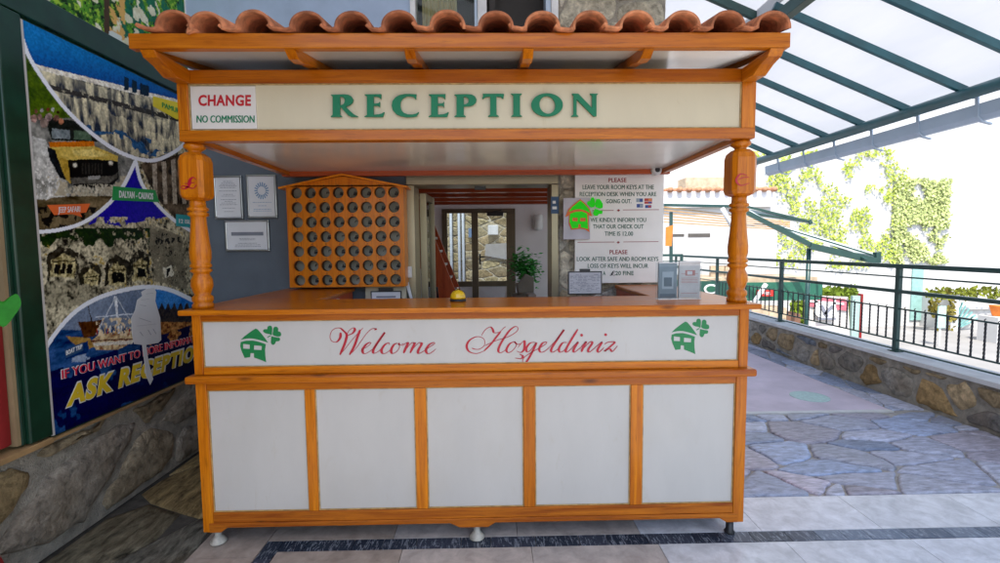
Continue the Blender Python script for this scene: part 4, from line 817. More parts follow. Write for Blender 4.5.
# ---- eaves and roof
kb('eave_beam', (-.04, -.24, 2.262), (2.66, -.20, 2.322), WX, .004)
m = MB(); m.prism([(.031, -.198, 2.285), (.031, 1.05, 2.515), (.031, 1.05, 2.505), (.031, -.198, 2.275)], (2.588, 0, 0)); m.build('soffit_board', SOFFIT, K)
m = MB(); m.prism([(2.66, -.2, 2.30), (2.66, 1.06, 2.54), (2.66, 1.06, 2.45), (2.66, -.2, 2.262)], (-.03, 0, 0)); m.build('verge_board', WY, K, bevel=.003)
m = MB(); m.prism([(-.01, -.2, 2.30), (-.01, 1.06, 2.54), (-.01, 1.06, 2.45), (-.01, -.2, 2.262)], (.03, 0, 0)); m.build('verge_board', WY, K, bevel=.003)
m = MB(); m.prism([(-.01, -.21, 2.323), (-.01, 1.06, 2.556), (-.01, 1.06, 2.544), (-.01, -.21, 2.311)], (2.66, 0, 0)); m.build('roof_deck', RW, K)
for x in (.60, 1.087, 1.576, 2.075):
    m = MB(); dx = -.02 if x < 1.3 else .02
    m.prism([(x-.022, -.235, 2.261), (x-.022, -.199, 2.261), (x-.022, -.199, 2.276), (x-.022, .3, 2.366), (x-.022, .3, 2.32), (x-.022, -.05, 2.264), (x-.022, -.14, 2.238), (x-.022, -.19, 2.236), (x-.022, -.215, 2.25)], (.044, 0, 0)); m.build('bracket', RW if False else WY, K, bevel=.003)
for x in (.018, 2.60):
    m = MB(); m.prism([(x-.02, -.235, 2.261), (x-.02, -.006, 2.261), (x-.02, -.006, 2.20), (x-.02, -.10, 2.195), (x-.02, -.16, 2.222), (x-.02, -.215, 2.235)], (.06, 0, 0)); m.build('bracket', WY, K, bevel=.003)
def tile_mesh(w_, seed, sc=1.0):
    rg = random.Random(seed); rx = .061*sc; rz = .060+rg.uniform(-.004, .004); th = .012; prof = []
    for i in range(17): a = math.pi*i/16; prof.append((rx*math.cos(a), math.sin(a)**.8*rz+.002))
    prof += [(-rx-.008, .0), (-rx-.022, -.004), (-(w_-rx)+.004, .002), (-(w_-rx)-.012, .016)]
    m = MB(); V = []; F = []; n = len(prof); L = .40
    for j in range(5):
        y = L*j/4; z = y*.185-.0; s = 1-.10*j/4
        for k, (a, b) in enumerate(prof): V.append((a*s, y, b*s+z+(float(vnoise(a*60+seed, y*30))-.5)*.004))
        for k in range(n):
            a, b = prof[k]; k0, k1 = prof[max(0, k-1)], prof[min(n-1, k+1)]; tx, tz = k1[0]-k0[0], k1[1]-k0[1]; l = math.hypot(tx, tz)+1e-9; nx_, nz_ = tz/l, -tx/l
            V.append(((a-nx_*th*-1)*s if False else (a+nx_*th)*s, y, (b+nz_*th)*s+z))
    q = 2*n
    for j in range(4):
        for k in range(n-1):
            F += [(j*q+k, j*q+k+1, (j+1)*q+k+1, (j+1)*q+k), (j*q+n+k, (j+1)*q+n+k, (j+1)*q+n+k+1, j*q+n+k+1)]
    for k in range(n-1): F += [(k, n+k, n+k+1, k+1), (4*q+k, 4*q+k+1, 4*q+n+k+1, 4*q+n+k)]
    m.add(V, F, 0, True); return m.mesh(TERRA, 'roof_tile')
cr = [.158, .285, .476, .687, .867, 1.052, 1.247, 1.443, 1.63, 1.825, 2.014, 2.205, 2.387, 2.572]
tms = []
for i, c in enumerate(cr): tms.append(tile_mesh(c-cr[i-1] if i else .2, i)); k_ = random.uniform(.72, 1.3); tms[-1].materials[0] = plain('terracotta_%d' % i, (min(.7, .50*k_), .17*k_**1.3, .07*k_**1.5), .85, var=.5, scale=random.uniform(14, 30), bmp=.7)
for row in range(4):
    for i, c in enumerate(cr):
        o = bpy.data.objects.new('roof_tile', tms[i if row == 0 else (i*5+row) % 3+4]); COL.objects.link(o); o.parent = K
        y = -.262+row*.32; o.location = Vector((c+random.uniform(-.003, .003), y, 2.326+.185*(y+.262)+.006*(row > 0)))-Vector((1.3, .5, 0))
        o.rotation_euler = (0, R(random.uniform(-2.5, 2.5)), R(random.uniform(-2, 2)))

# ================================================================= THINGS ON AND BEHIND THE BOOTH
# key rack
YK = 1.04
def wk(px, py, y=YK): return at(px, py, 'y', y)
kx0, kx1 = wk(288, 240).x, wk(404.5, 240).x; kz0, kz1 = wk(345, 287).z, wk(345, 186.5).z; kpk = wk(342, 174.5)
t = thing('key_rack', ((kx0+kx1)/2, YK, kz0), 'orange wooden key rack of round pigeonholes with a gabled top behind the counter', 'key rack')
hx0, hx1 = wk(296, 190).x, wk(393.5, 190).x; hz1, hz0 = wk(345, 192.5).z, wk(345, 280).z; dx = (hx1-hx0)/7; dz = (hz1-hz0)/6; r_ = dx*.405
m = MB(); n = 32
def sqpt(a, hw, hh):
    c, s = math.cos(a), math.sin(a); k = min(hw/abs(c) if abs(c) > 1e-6 else 1e9, hh/abs(s) if abs(s) > 1e-6 else 1e9); return c*k, s*k
for j in range(7):
    for i in range(8):
        cx, cz = hx0+dx*i, hz0+dz*j; V = []; A = [math.atan2(dz, dx)+0]; ang = sorted([2*math.pi*k/n for k in range(n)]+[math.atan2(s*dz, c*dx) % (2*math.pi) for s in (1, -1) for c in (1, -1)]); q = len(ang)
        V += [(cx+sqpt(a, dx/2, dz/2)[0], YK, cz+sqpt(a, dx/2, dz/2)[1]) for a in ang]+[(cx+r_*math.cos(a), YK, cz+r_*math.sin(a)) for a in ang]+[(cx+r_*.97*math.cos(a), YK+.012, cz+r_*.97*math.sin(a)) for a in ang]
        m.add(V, [(k, (k+1) % q, q+(k+1) % q, q+k) for k in range(q)]+[(q+k, q+(k+1) % q, 2*q+(k+1) % q, 2*q+k) for k in range(q)])
ax0, ax1, az0, az1 = hx0-dx/2, hx1+dx/2, hz0-dz/2, hz1+dz/2
m.box((kx0, YK, kz0), (ax0, YK+.01, az1)); m.box((ax1, YK, kz0), (kx1, YK+.01, az1)); m.box((ax0, YK, kz0), (ax1, YK+.01, az0))
m.prism([(kx0, YK, az1), (kx1, YK, az1), (kx1, YK, kz1), (kpk.x, YK, kpk.z-.012), (kx0, YK, kz1)], (0, .01, 0)); m.build('front_panel', WR, t)
m = MB(); m.box((kx0, YK+.012, kz0), (kx0+.012, 1.19, kz1)); m.box((kx1-.012, YK+.012, kz0), (kx1, 1.19, kz1)); m.box((kx0+.0125, YK+.012, kz0), (kx1-.0125, 1.19, kz0+.012)); m.build('side_board', WR, t)
m = MB()
for a, b in (((kx0-.045, kz1-.008), (kpk.x, kpk.z)), ((kpk.x, kpk.z), (kx1+.03, kz1-.006))): m.bar((a[0], 1.10, a[1]), (b[0], 1.10, b[1]), .15, .012, (0, 0, 1))
m.build('rack_roof', WR, t)
m = MB(); m.box((kx0+.0125, 1.13, kz0+.0125), (kx1-.0125, 1.14, kz1)); m.build('back_board', plain('grey_back_board', (.40, .37, .30), .6), t)
m = MB()
for i in range(1, 8): x = hx0+dx*(i-.5); m.box((x-.002, YK+.014, az0), (x+.002, 1.129, az1))
for j in range(1, 7): z = hz0+dz*(j-.5); m.box((ax0, YK+.0135, z-.002), (ax1, 1.1285, z+.002))
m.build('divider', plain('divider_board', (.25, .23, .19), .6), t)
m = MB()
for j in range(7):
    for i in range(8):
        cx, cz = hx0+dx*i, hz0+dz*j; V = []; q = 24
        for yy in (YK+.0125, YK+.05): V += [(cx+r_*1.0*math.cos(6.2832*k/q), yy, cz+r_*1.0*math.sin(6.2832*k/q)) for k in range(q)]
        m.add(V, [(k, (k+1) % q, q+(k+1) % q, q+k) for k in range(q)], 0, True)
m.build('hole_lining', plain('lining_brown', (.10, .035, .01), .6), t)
for j in range(7):
    for i in range(1, 8):
        cx, cz = hx0+dx*i, hz0+dz*j; m = MB(); m.tube([(cx+.012, 1.127, cz+.008), (cx+.012, 1.06, cz+.006), (cx+.012, 1.056, cz-.006)], .0025, 6)
        if (i*3+j*5) % 4: m.lathe([(.012, -.012), (.012, .0), (.006, .004)], (cx+.014, 1.07, cz-.004), 10)
        m.build('key_hook', BLACK, t)
m = MB()
for j in range(7):
    for i in range(8): cx, cz = hx0+dx*i, hz0+dz*(j+.5)-.001; m.box((cx-.004, YK-.001, cz-.0025), (cx+.004, YK+.002, cz+.0025))
m.build('number_tags', BLACK, t)
# certificates
def cert(px0, py0, px1, py1, label, seed, kind):
    a = at(px0, py0, 'y', 1.185); b = at(px1, py1, 'y', 1.185); x0, x1, z0, z1 = a.x, b.x, b.z, a.z; rg = random.Random(seed)
    t = thing('framed_certificate', ((x0+x1)/2, 1.19, z0), label, 'certificate')
    m = MB(); f = .014; mk = lambda p, q, r, s: m.box((p, 1.178, q), (r, 1.198, s))
    mk(x0, z0, x1, z0+f); mk(x0, z1-f, x1, z1); mk(x0, z0+f+.0005, x0+f, z1-f-.0005); mk(x1-f, z0+f+.0005, x1, z1-f-.0005); m.build('frame', CHROME, t, bevel=.004)
    m = MB(); m.box((x0+f, 1.186, z0+f), (x1-f, 1.197, z1-f)); pp = m.build('sheet', PAPER, t); m = MB(); W_, H_ = x1-x0-2*f, z1-z0-2*f; zz = z1-f-.1*H_
    cols = INK if kind != 1 else plain('blue_ink', (.20, .33, .50), .6)
    if kind == 1:
        for k in range(18):
            a_ = 2*math.pi*k/18; m.bar(((x0+x1)/2+.028*math.cos(a_), 1.185, (z0+z1)/2+.04+.03*math.sin(a_)), ((x0+x1)/2+.05*math.cos(a_), 1.185, (z0+z1)/2+.04+.06*math.sin(a_)), .008, .001, (0, 1, 0))
        zz -= .55*H_
    big = kind == 2
    if big: m.box((x0+f+.1*W_, 1.1848, (z0+z1)/2+.0), (x1-f-.1*W_, 1.1858, (z0+z1)/2+.025)); zz = (z0+z1)/2-.02
    while zz > z0+f+.08*H_:
        l = rg.uniform(.3, .75)*W_; c = (x0+x1)/2; x = c-l/2
        while x < c+l/2: ww = rg.uniform(.006, .02); m.box((x, 1.185, zz-.0016), (min(x+ww, c+l/2), 1.1859, zz+.0016)); x += ww+.004
        zz -= rg.choice((.01, .012, .024))
    m.build('printed_lines', cols, pp)
cert(213, 175.5, 243.5, 219, 'silver framed certificate at the upper left on the grey wall', 1, 0)
cert(246, 174.5, 277.5, 218, 'silver framed certificate with a blue crest nearest the key rack', 2, 1)
cert(224.5, 220, 270, 251, 'wide silver framed certificate below the other two on the grey wall', 3, 2)
# counter bell
bc_ = at(458, 301, 'z', 1.169); t = thing('counter_bell', (bc_.x, bc_.y, 1.1685), 'yellow domed call bell on the wooden counter', 'bell')
m = MB(); m.lathe([(.041, 0), (.043, .003), (.043, .008), (.038, .012)], (bc_.x, bc_.y, 1.1685)); m.build('base', BLACK, t)
m = MB(); m.lathe([(.040, .014), (.0405, .022), (.036, .040), (.025, .052), (.011, .058), (.006, .059)], (bc_.x, bc_.y, 1.1685)); m.build('dome', YELLOW, t)
m = MB(); m.lathe([(.004, .059), (.004, .066), (.007, .068), (.005, .072)], (bc_.x, bc_.y, 1.1685), 14); m.build('plunger', CHROME, t)
# black framed price card on stand
def card(name, x0, x1, z0, z1, y, fr, mats, label, cat, lean=.0):
    t = thing(name, ((x0+x1)/2, y, z0), label, cat); return t
y = .46; a = at(568, 271.5, 'y', y); b = at(602, 295.5, 'y', y)
t = thing('notice_stand', ((a.x+b.x)/2, y, 1.1685), 'black framed printed notice standing on the counter before the house rules board', 'notice stand')
m = MB(); f = .007; x0, x1, z0, z1 = a.x, b.x, 1.172, a.z
m.box((x0, y, z0), (x1, y+.012, z1)); m.box(((x0+x1)/2-.03, y, z1), ((x0+x1)/2+.03, y+.014, z1+.014)); m.box(((x0+x1)/2-.05, y-.0, 1.169), ((x0+x1)/2+.05, y+.09, 1.1735)); m.build('frame', BLACK, t, bevel=.003)
m = MB(); m.box((x0+f, y-.0015, z0+f), (x1-f, y-.0003, z1-f)); pp = m.build('sheet', plain('grey_print_paper', (.42, .43, .47), .5), t)
m = MB(); rg = random.Random(6); zz = z1-.02
while zz > z0+.015:
    x = x0+.012
    while x < x1-.02:
        ww = rg.uniform(.008, .03)
        if rg.random() < .75: m.box((x, y-.0025, zz-.0018), (min(x+ww, x1-.01), y-.0018, zz+.0018))
        x += ww+.006
    zz -= .0085
for q in (.018, .062, .11): m.box((x0+.01, y-.0026, z0+q), (x1-.01, y-.0017, z0+q+.001))
m.build('printed_lines', INK, pp)
# leaflet holders
ACR = glass_mat('clear_acrylic', (.93, .95, .96))
for k, (pa, pb, label, cols) in enumerate(((( 658.5, 263), (677.5, 301), 'clear holder with grey blue leaflets on the right counter', ((.20, .26, .30), (.42, .48, .52), (.08, .13, .17))), ((679, 262), (700.5, 301.5), 'clear holder with white and red leaflets beside the right booth post', ((.66, .62, .60), (.60, .25, .22), (.72, .72, .72))))):
    y = .18+.01*k; a = at(*pa, 'y', y); b = at(*pb, 'y', y); x0, x1, z0, z1 = a.x, b.x, 1.1695, a.z
    t = thing('leaflet_holder', ((x0+x1)/2, y, 1.1685), label, 'leaflet holder', 'leaflet holders on the right of the counter')
    m = MB(); m.box((x0, y-.004, z0), (x1, y, z1-.02)); m.box((x0, y, z0), (x1, y+.04, z0+.004)); m.box((x0, y+.038, z0+.004), (x1, y+.042, z1)); m.build('holder', ACR, t)
    m = MB(); m.box((x0+.003, y+.004, z0+.006), (x1-.003, y+.016, z1+.004)); l_ = m.build('leaflet', plain('leaflet_%d' % k, cols[0], .4, var=.1, scale=20), t)
    m = MB()
    if k == 0:
        m.box((x0+.022, y+.0025, z0+.055), (x1-.022, y+.0036, z1-.045), 0); m.box((x0+.03, y+.0015, z0+.068), (x1-.03, y+.0024, z1-.075), 1); m.box((x0+.01, y+.0025, z0+.012), (x1-.01, y+.0036, z0+.03), 1)
    else:
        for zz in (.03, .085, .092, .1, .108, .13): m.box((x0+.015, y+.0025, z0+zz), (x1-.015, y+.0036, z0+zz+.0022), 0)
        m.box((x0+.035, y+.0025, z0+.122), (x1-.03, y+.0036, z0+.150), 0); m.box((x0+.045, y+.0015, z0+.127), (x1-.045, y+.0024, z0+.145), 1)
    m.build('print', [plain('lf_a%d' % k, cols[1], .5), plain('lf_b%d' % k, cols[2], .5)], l_)
    for zz in (z0+.002, z1): 
        m = MB(); m.box((x0-.001, y-.006, zz-.002), (x1+.001, y-.0045, zz+.002)); m.build('edge', WHITEP, t)
# small reading card under key rack, on a cream board, and pass-through box
y = 1.13; a = at(365, 289, 'y', y); b = at(409, 301, 'y', y)
t = thing('cream_cabinet', ((a.x+b.x)/2, y, .0), 'cream cabinet below the key rack with a framed card clipped on it', 'cabinet')
m = MB(); m.box((a.x, y, .1), (b.x-.02, y+.06, 1.19)); m.build('cabinet_box', plain('cream_board', (.55, .49, .36), .5), t, bevel=.004)
a = at(371, 291, 'y', y); b = at(402, 304, 'y', y); m = MB(); m.box((a.x, y-.012, b.z), (b.x, y-.001, a.z)); cdd = m.build('card_frame', BLACK, t)
m = MB(); m.box((a.x+.008, y-.014, b.z+.008), (b.x-.008, y-.0125, a.z-.008)); m.build('card', PAPER, cdd)
m = MB(); m.box((a.x+.04, y-.0155, (a.z+b.z)/2+.0), (b.x-.04, y-.0145, (a.z+b.z)/2+.012)); m.build('card_print', INK, cdd)
m = MB(); m.bar(((a.x+b.x)/2-.05, y-.01, a.z+.012), ((a.x+b.x)/2+.05, y-.01, a.z+.012), .02, .02); m.build('clip', BLACK, t)
p0 = at(352, 295.5, 'y', .72); t = thing('round_socket', p0, 'small white round socket on the inner side of the left counter', 'socket')
m = MB(); m.tube([(.424, .80, 1.10), (.44, .80, 1.10)], [.03, .028], 20); 
o = m.build('socket_plate', WHITEP, t)
# switch and cloth on door frame
p0 = at(408.5, 272, 'y', YW-.05); m = MB(); m.box((p0.x-.022, YW-.052, p0.z-.04), (p0.x+.022, YW-.031, p0.z+.04)); m.box((p0.x-.01, YW-.056, p0.z-.012), (p0.x+.01, YW-.0525, p0.z+.012)); tag(m.build('wall_switch', WHITEP, origin=p0, bevel=.003), 'cream switch on the left jamb of the aluminium doorway', 'switch')
p0 = at(408, 290, 'y', YW-.06); m = MB(); m.prism([(p0.x-.02, YW-.06, p0.z+.06), (p0.x+.005, YW-.06, p0.z+.055), (p0.x+.03, YW-.06, p0.z-.06), (p0.x+.015, YW-.06, p0.z-.07), (p0.x-.01, YW-.06, p0.z+.02)], (0, .012, 0)); tag(m.build('hanging_rag', PAPER, origin=p0), 'white rag hanging from the door frame beside the key rack', 'rag')
# blue sticker on pillar
p0 = at(554, 205, 'y', YW-.035); m = MB(); m.box((p0.x-.022, YW-.034, p0.z-.06), (p0.x+.035, YW-.031, p0.z+.06)); st_ = m.build('door_sticker', BLUEB, origin=p0); tag(st_, 'dark blue sticker on the right jamb of the doorway', 'sticker')
m = MB(); m.box((p0.x-.012, YW-.036, p0.z-.03), (p0.x+.02, YW-.0345, p0.z-.01)); m.box((p0.x-.01, YW-.036, p0.z+.01), (p0.x+.012, YW-.0345, p0.z+.03)); o = m.build('sticker_print', WHITEP, st_)
# ---- house rules board
YB_ = 1.155
def wb(px, py): return at(px, py, 'y', YB_)
a = wb(575, 167.5); b = wb(662.5, 282.5)
t = thing('house_rules_board', ((a.x+b.x)/2, YB_, b.z), 'white board of house rules about room keys on the stone pillar', 'notice board')
m = MB(); m.box((a.x, YB_, b.z), (b.x, YB_+.02, a.z+.03)); bd = m.build('board', plain('board_white', (.88, .84, .80), .35, var=.04), t, bevel=.002)
Sx, Sy, s_ = 570, 165, 4.5
def bt(txt, x0, x1, yb, yt, mat, bold=.02):
    f = lambda u, v: wb(Sx+u/s_, Sy+v/s_)
    link('lettering', text_mesh(txt, f(x0, yb), f(x1, yb), f(x0, yt), mat, .001, bold, .0006), bd)
bt('PLEASE', 173, 254, 77, 57, MAROON); bt('LEAVE YOUR ROOM KEYS AT THE', 57, 377, 109, 88, GRVN); bt('RECEPTION DESK WHEN YOU ARE', 44, 388, 140, 120, GRVN); bt('GOING OUT.', 162, 276, 172, 152, GRVN)
bt('WE KINDLY INFORM YOU', 92, 342, 256, 236, GRVN); bt('THAT OUR CHECK OUT', 104, 331, 286, 266, GRVN); bt('TIME IS 12.00', 156, 283, 318, 298, GRVN)
bt('PLEASE', 178, 258, 401, 381, MAROON); bt('LOOK AFTER SAFE AND ROOM KEYS', 31, 397, 432, 412, GRVN); bt('LOSS OF KEYS WILL INCUR', 80, 351, 463, 443, GRVN); bt('A', 148, 160, 496, 477, GRVN); bt('20 FINE', 205, 286, 496, 476, GRVN)
link('lettering', strokes_mesh([[(204, 480), (196, 478), (190, 486), (188, 494), (180, 497), (186, 494), (198, 496), (206, 493)], [(183, 489), (192, 487), (200, 486)]], lambda u, v: wb(Sx+u/s_, Sy+v/s_)+Vector((0, -.0006, 0)), 2.5, 6, BLACK, .001, (0, -1, 0)), bd)
m = MB()
for (x0, x1, y_) in ((100, 196, 205), (238, 400, 202), (34, 200, 348), (240, 398, 346)):
    p, q = wb(Sx+x0/s_, Sy+y_/s_), wb(Sx+x1/s_, Sy+(y_)/s_); m.box((p.x, YB_-.0015, p.z-.002), (q.x, YB_-.0003, p.z+.002))
for (x0, y_) in ((218, 204), (217, 348)): p = wb(Sx+x0/s_, Sy+y_/s_); m.prism([(p.x-.012, YB_-.0004, p.z), (p.x, YB_-.0004, p.z-.009), (p.x+.012, YB_-.0004, p.z), (p.x, YB_-.0004, p.z+.009)], (0, -.0012, 0))
m.build('rule_line', MAROON, bd)
cm = [plain('card_blue', (.03, .07, .30), .5), plain('card_red', (.5, .04, .03), .5), plain('card_grey', (.30, .36, .42), .5), plain('card_orange', (.75, .25, .05), .5)]
for (x0, y0, w2, h2, mi, mj) in ((298, 150, 30, 17, 2, 0), (335, 150, 34, 12, 1, 3), (335, 164, 34, 10, 1, 0), (300, 175, 28, 16, 0, 2), (338, 180, 28, 13, 0, 1)):
    p, q = wb(Sx+x0/s_, Sy+y0/s_), wb(Sx+(x0+w2)/s_, Sy+(y0+h2)/s_); m = MB(); m.box((p.x, YB_-.0012, q.z), (q.x, YB_-.0003, p.z), 0); m.box((p.x+(q.x-p.x)*.5, YB_-.0018, q.z+.003), (q.x-.003, YB_-.0013, p.z-.003), 1); m.build('payment_sticker', [cm[mi], cm[mj]], bd)
# house logo plate
YG = 1.125; a = at(563.5, 198, 'y', YG); b = at(604.5, 239, 'y', YG); b.x = at(590, 239, 'y', YG).x
t = thing('green_house_plate', ((a.x+b.x)/2, YG, b.z), 'white plate with a bright green house and clover overlapping the rules board', 'sign')
m = MB(); m.box((a.x, YG, b.z), (b.x, YG+.025, a.z)); m.build('plate', plain('lilac_white_plate', (.55, .52, .58), .5), t)
def gq(polys, mat, y, d, name):
    out = []
    for g_ in polys:
        Q = [[(lambda v: (v.x, v.z))(at(555+a_/8.66, 185+b__/8.66, 'y', y)) for a_, b__ in P] for P in g_]; out.append(shape_mesh(Q, (0, y, 0), (1, 0, 0), (0, 0, 1), d, mat))
    link(name, join_mesh(out), t)
gq([[[(88, 278), (115, 210), (150, 175), (218, 122), (262, 158), (300, 205), (322, 272), (292, 262), (290, 330), (298, 408), (262, 385), (220, 378), (140, 388), (118, 335), (122, 262)]]], NEONO, YG-.0035, .003, 'house_outline')
gq([[[(118, 232), (150, 190), (218, 134), (255, 165), (292, 208), (305, 245), (262, 220), (210, 208), (160, 215)]], [[(130, 250), (170, 234), (230, 228), (276, 246), (280, 300), (286, 380), (240, 370), (224, 368), (222, 340), (202, 338), (200, 370), (148, 376), (126, 320)], [(150, 282), (196, 284), (194, 316), (150, 312)], [(218, 284), (266, 284), (266, 314), (218, 316)]]], NEON, YG-.0065, .003, 'green_house')
gq([[[(340, 190), (312, 195), (278, 165), (280, 145), (305, 138), (312, 112), (330, 105), (342, 122), (346, 165)]], [[(350, 190), (346, 160), (358, 122), (385, 120), (400, 140), (415, 165), (412, 198), (385, 205)]], [[(346, 205), (375, 215), (412, 225), (408, 250), (380, 250), (366, 268), (340, 265), (328, 245)]]], NEON, YG-.0065, .003, 'clover')
# CCTV camera
p0 = at(653, 168, 'y', 1.05); t = thing('security_camera', p0, 'white dome security camera under the back beam of the booth', 'security camera')
m = MB(); m.lathe([(.038, .0), (.04, .012), (.03, .03)], (p0.x, p0.y+.02, p0.z-.0)); m.build('mount', WHITEP, t)
m = MB(); m.tube([(p0.x+.02, p0.y+.04, p0.z-.01), (p0.x+.02, p0.y-.02, p0.z-.015), (p0.x+.02, p0.y-.035, p0.z-.016)], [.036, .036, .026], 20); m.build('housing', WHITEP, t)
m = MB(); m.tube([(p0.x+.02, p0.y-.0355, p0.z-.016), (p0.x+.02, p0.y-.040, p0.z-.016)], [.018, .014], 16); m.build('lens', BLACK, t)

# ================================================================= IN THE HALL
t = thing('wall_lamp', at(538.5, 222, 'y', 4.15), 'white oval wall lamp unlit on the hall wall above the plant', 'wall lamp')
m = MB(); p0 = at(538.5, 222, 'y', 4.12)
m.lathe([(.045, -.11), (.06, -.09), (.062, .08), (.05, .1)], p0, 20); m.build('lamp_shade', plain('opal_glass', (.80, .80, .76), .25), t); m = MB(); m.box((p0.x-.03, 4.14, p0.z-.07), (p0.x+.03, 4.198, p0.z+.07)); m.build('wall_bracket', CHROME, t)
# potted plant
t = thing('potted_plant', (1.86, 3.6, .8), 'leafy green plant in a beige pot beside the inner hall door', 'plant')
pc = at(523, 284, 'y', 3.6); m = MB(); m.lathe([(.07, -.12), (.095, .0), (.10, .012), (.08, .014)], (pc.x, 3.6, pc.z), 22); m.build('pot', plain('beige_pot', (.42, .34, .28), .6), t)
m = MB(); m.box((pc.x-.14, 3.45, 0), (pc.x+.08, 3.75, pc.z-.121)); tag(m.build('plant_stand', plain('brown_shelf', (.18, .13, .09), .5), origin=(pc.x, 3.6, 0), bevel=.005), 'brown box stand under the potted plant in the hall', 'stand')
m = MB(); rg = random.Random(9)
for k in range(900):
    br = rg.choice([(0, 0), (-.06, .09), (.10, .05), (-.02, .14), (.08, -.03)]); c = Vector((pc.x+br[0]*1.1+rg.gauss(0, .045), 3.6+rg.gauss(0, .07), pc.z+.15+br[1]+rg.gauss(0, .075)))
    a_ = rg.uniform(0, 6.28); l = rg.uniform(.045, .085); d1 = Vector((math.cos(a_), math.sin(a_), rg.uniform(-.6, .3))).normalized(); d2 = d1.cross(Vector((rg.uniform(-.4, .4), rg.uniform(-.4, .4), 1))).normalized()
    g_ = rg.uniform(.7, 1.5); m.add([c, c+d1*l*.5+d2*l*.32, c+d1*l, c+d1*l*.5-d2*l*.32], [(0, 1, 2, 3)], 0, False, (.07*g_, .36*g_, .07*g_))
m.build('foliage', LEAF, t)
m = MB()
for a_ in (-.4, .1, .5): m.tube([(pc.x, 3.6, pc.z), (pc.x+.05*a_, 3.6, pc.z+.12), (pc.x+.25*a_, 3.58, pc.z+.28)], .005, 6)
m.build('stem', LEAF, t)
# low stone bench right in hall
p0 = at(548, 268, 'y', 3.2); t = thing('hall_shelf', (p0.x, 3.0, 0), 'low brown side shelf at the right of the hall beside the plant', 'shelf')
a = at(524, 293, 'y', 3.1); b = at(556, 293, 'y', 3.1)
m = MB(); m.box((a.x+.05, 2.9, 0), (1.896, 3.3, a.z-.03)); m.build('shelf_body', plain('brown_shelf_board', (.12, .09, .065), .5), t, bevel=.005)
m = MB(); m.box((a.x+.03, 2.88, a.z-.028), (1.896, 3.32, a.z)); m.build('shelf_top', plain('beige_shelf_top', (.34, .28, .24), .4), t, bevel=.005)
m = MB(); m.prism([(1.72, 3.15, a.z+.001), (1.895, 3.15, a.z+.001), (1.895, 3.15, a.z+.17), (1.80, 3.15, a.z+.21), (1.72, 3.15, a.z+.10)], (0, .12, 0)); m.build('shelf_back', plain('stone_grey_board', (.20, .17, .13), .6), t, bevel=.004)
# loft stair
t = thing('steep_hall_stair', (1.0, 2.9, 0), 'steep red brown wooden stair with pale treads at the left of the hall', 'stair')
YS = 2.7; a = at(429, 238, 'y', YS); b = at(456, 306, 'y', YS-.0); dv = (b-a).normalized(); a2 = a-dv*.6; b2 = b+dv*.9
for yy, nm in ((YS, 'stringer'), (YS+.55, 'stringer')):
    m = MB(); m.bar((a2.x-.05, yy, a2.z-.07), (b2.x-.05, yy, b2.z-.07), .035, .25, (0, 0, 1)); m.build(nm, RWY, t, bevel=.004)
L_ = (b2-a2).length
for k in range(12):
    q = a2+dv*(.12+k*.155)
    if q.z < .05: break
    m = MB(); m.box((q.x-.05, YS+.02, q.z-.02), (q.x+.035, YS+.53, q.z+.005)); m.build('tread', plain('pale_tread', (.66, .58, .52), .5) if k == 0 else bpy.data.materials['pale_tread'], t, bevel=.002)
m = MB(); a = at(424, 286, 'y', 2.3); b = at(437, 288, 'y', 2.3); m.tube([(a.x, 2.3, a.z), (b.x, 2.3, b.z), (b.x+.01, 2.3, b.z-.12)], .013, 8); m.tube([(a.x+.02, 2.3, a.z), (a.x+.02, 2.3, 0)], .012, 8); m.tube([(b.x+.01, 2.3, b.z-.1), (b.x+.01, 2.3, 0)], .012, 8)
tag(m.build('metal_stand', BLACK, origin=(a.x, 2.3, 0)), 'thin black metal stand at the foot of the stair in the hall', 'stand')

# ================================================================= STREET SIDE
def leaves(m, x0, x1, z0, z1, y, n, seed, dens, base=(.10, .17, .02), sz=(.10, .22)):
    rg = random.Random(seed); k = 0; tries = 0
    while k < n and tries < n*30:
        tries += 1; x = rg.uniform(x0, x1); z = rg.uniform(z0, z1)
        if not dens(x, z, rg): continue
        k += 1; l = rg.uniform(*sz); a_ = rg.uniform(0, 6.28); c = Vector((x, y-rg.uniform(.02, .13), z)); d1 = Vector((math.cos(a_), rg.uniform(-.6, .2), math.sin(a_))).normalized(); d2 = d1.cross(Vector((rg.uniform(-.5, .5), -1, rg.uniform(-.5, .5)))).normalized(); g_ = rg.uniform(.6, 1.5)
        m.add([c, c+d1*l*.5+d2*l*.35, c+d1*l, c+d1*l*.5-d2*l*.35], [(0, 1, 2, 3)], 0, False, (base[0]*g_, base[1]*g_, base[2]*g_))
YH = 15
def hp(px, py, y=YH): return at(px, py, 'y', y)
t = thing('vine_clad_house', (14, YH, -1.6), 'tall white house wall overgrown with climbing vines across the street', 'house')
m = MB(); x9 = hp(955, 100).x; m.box((hp(600, 200).x, YH, -1.6), (x9+10, YH+6, 9)); m.build('wall', WHITEW, t)
a = hp(925, 291); b = hp(1060, 291); m = MB(); m.box((a.x, YH-.9, -1.6), (b.x+6, YH-.7, a.z-.55)); m.build('yard_wall', plain('grey_yard_wall', (.55, .53, .50), .9), t)
m = MB(); m.box((a.x, YH-1.0, a.z-.56), (a.x+9, YH-.05, a.z-.5)); m.box((hp(928, 290).x-.25, YH-1.2, -1.6), (hp(928, 290).x, YH-.02, a.z)); m.build('porch', WHITEW, t)
m = MB(); p_ = hp(912, 266); q_ = hp(920, 320); m.box((p_.x, YH-.05, q_.z), (q_.x, YH-.01, p_.z)); m.build('shutter', plain('pale_teal_shutter', (.30, .52, .48), .6), t)
m = MB()
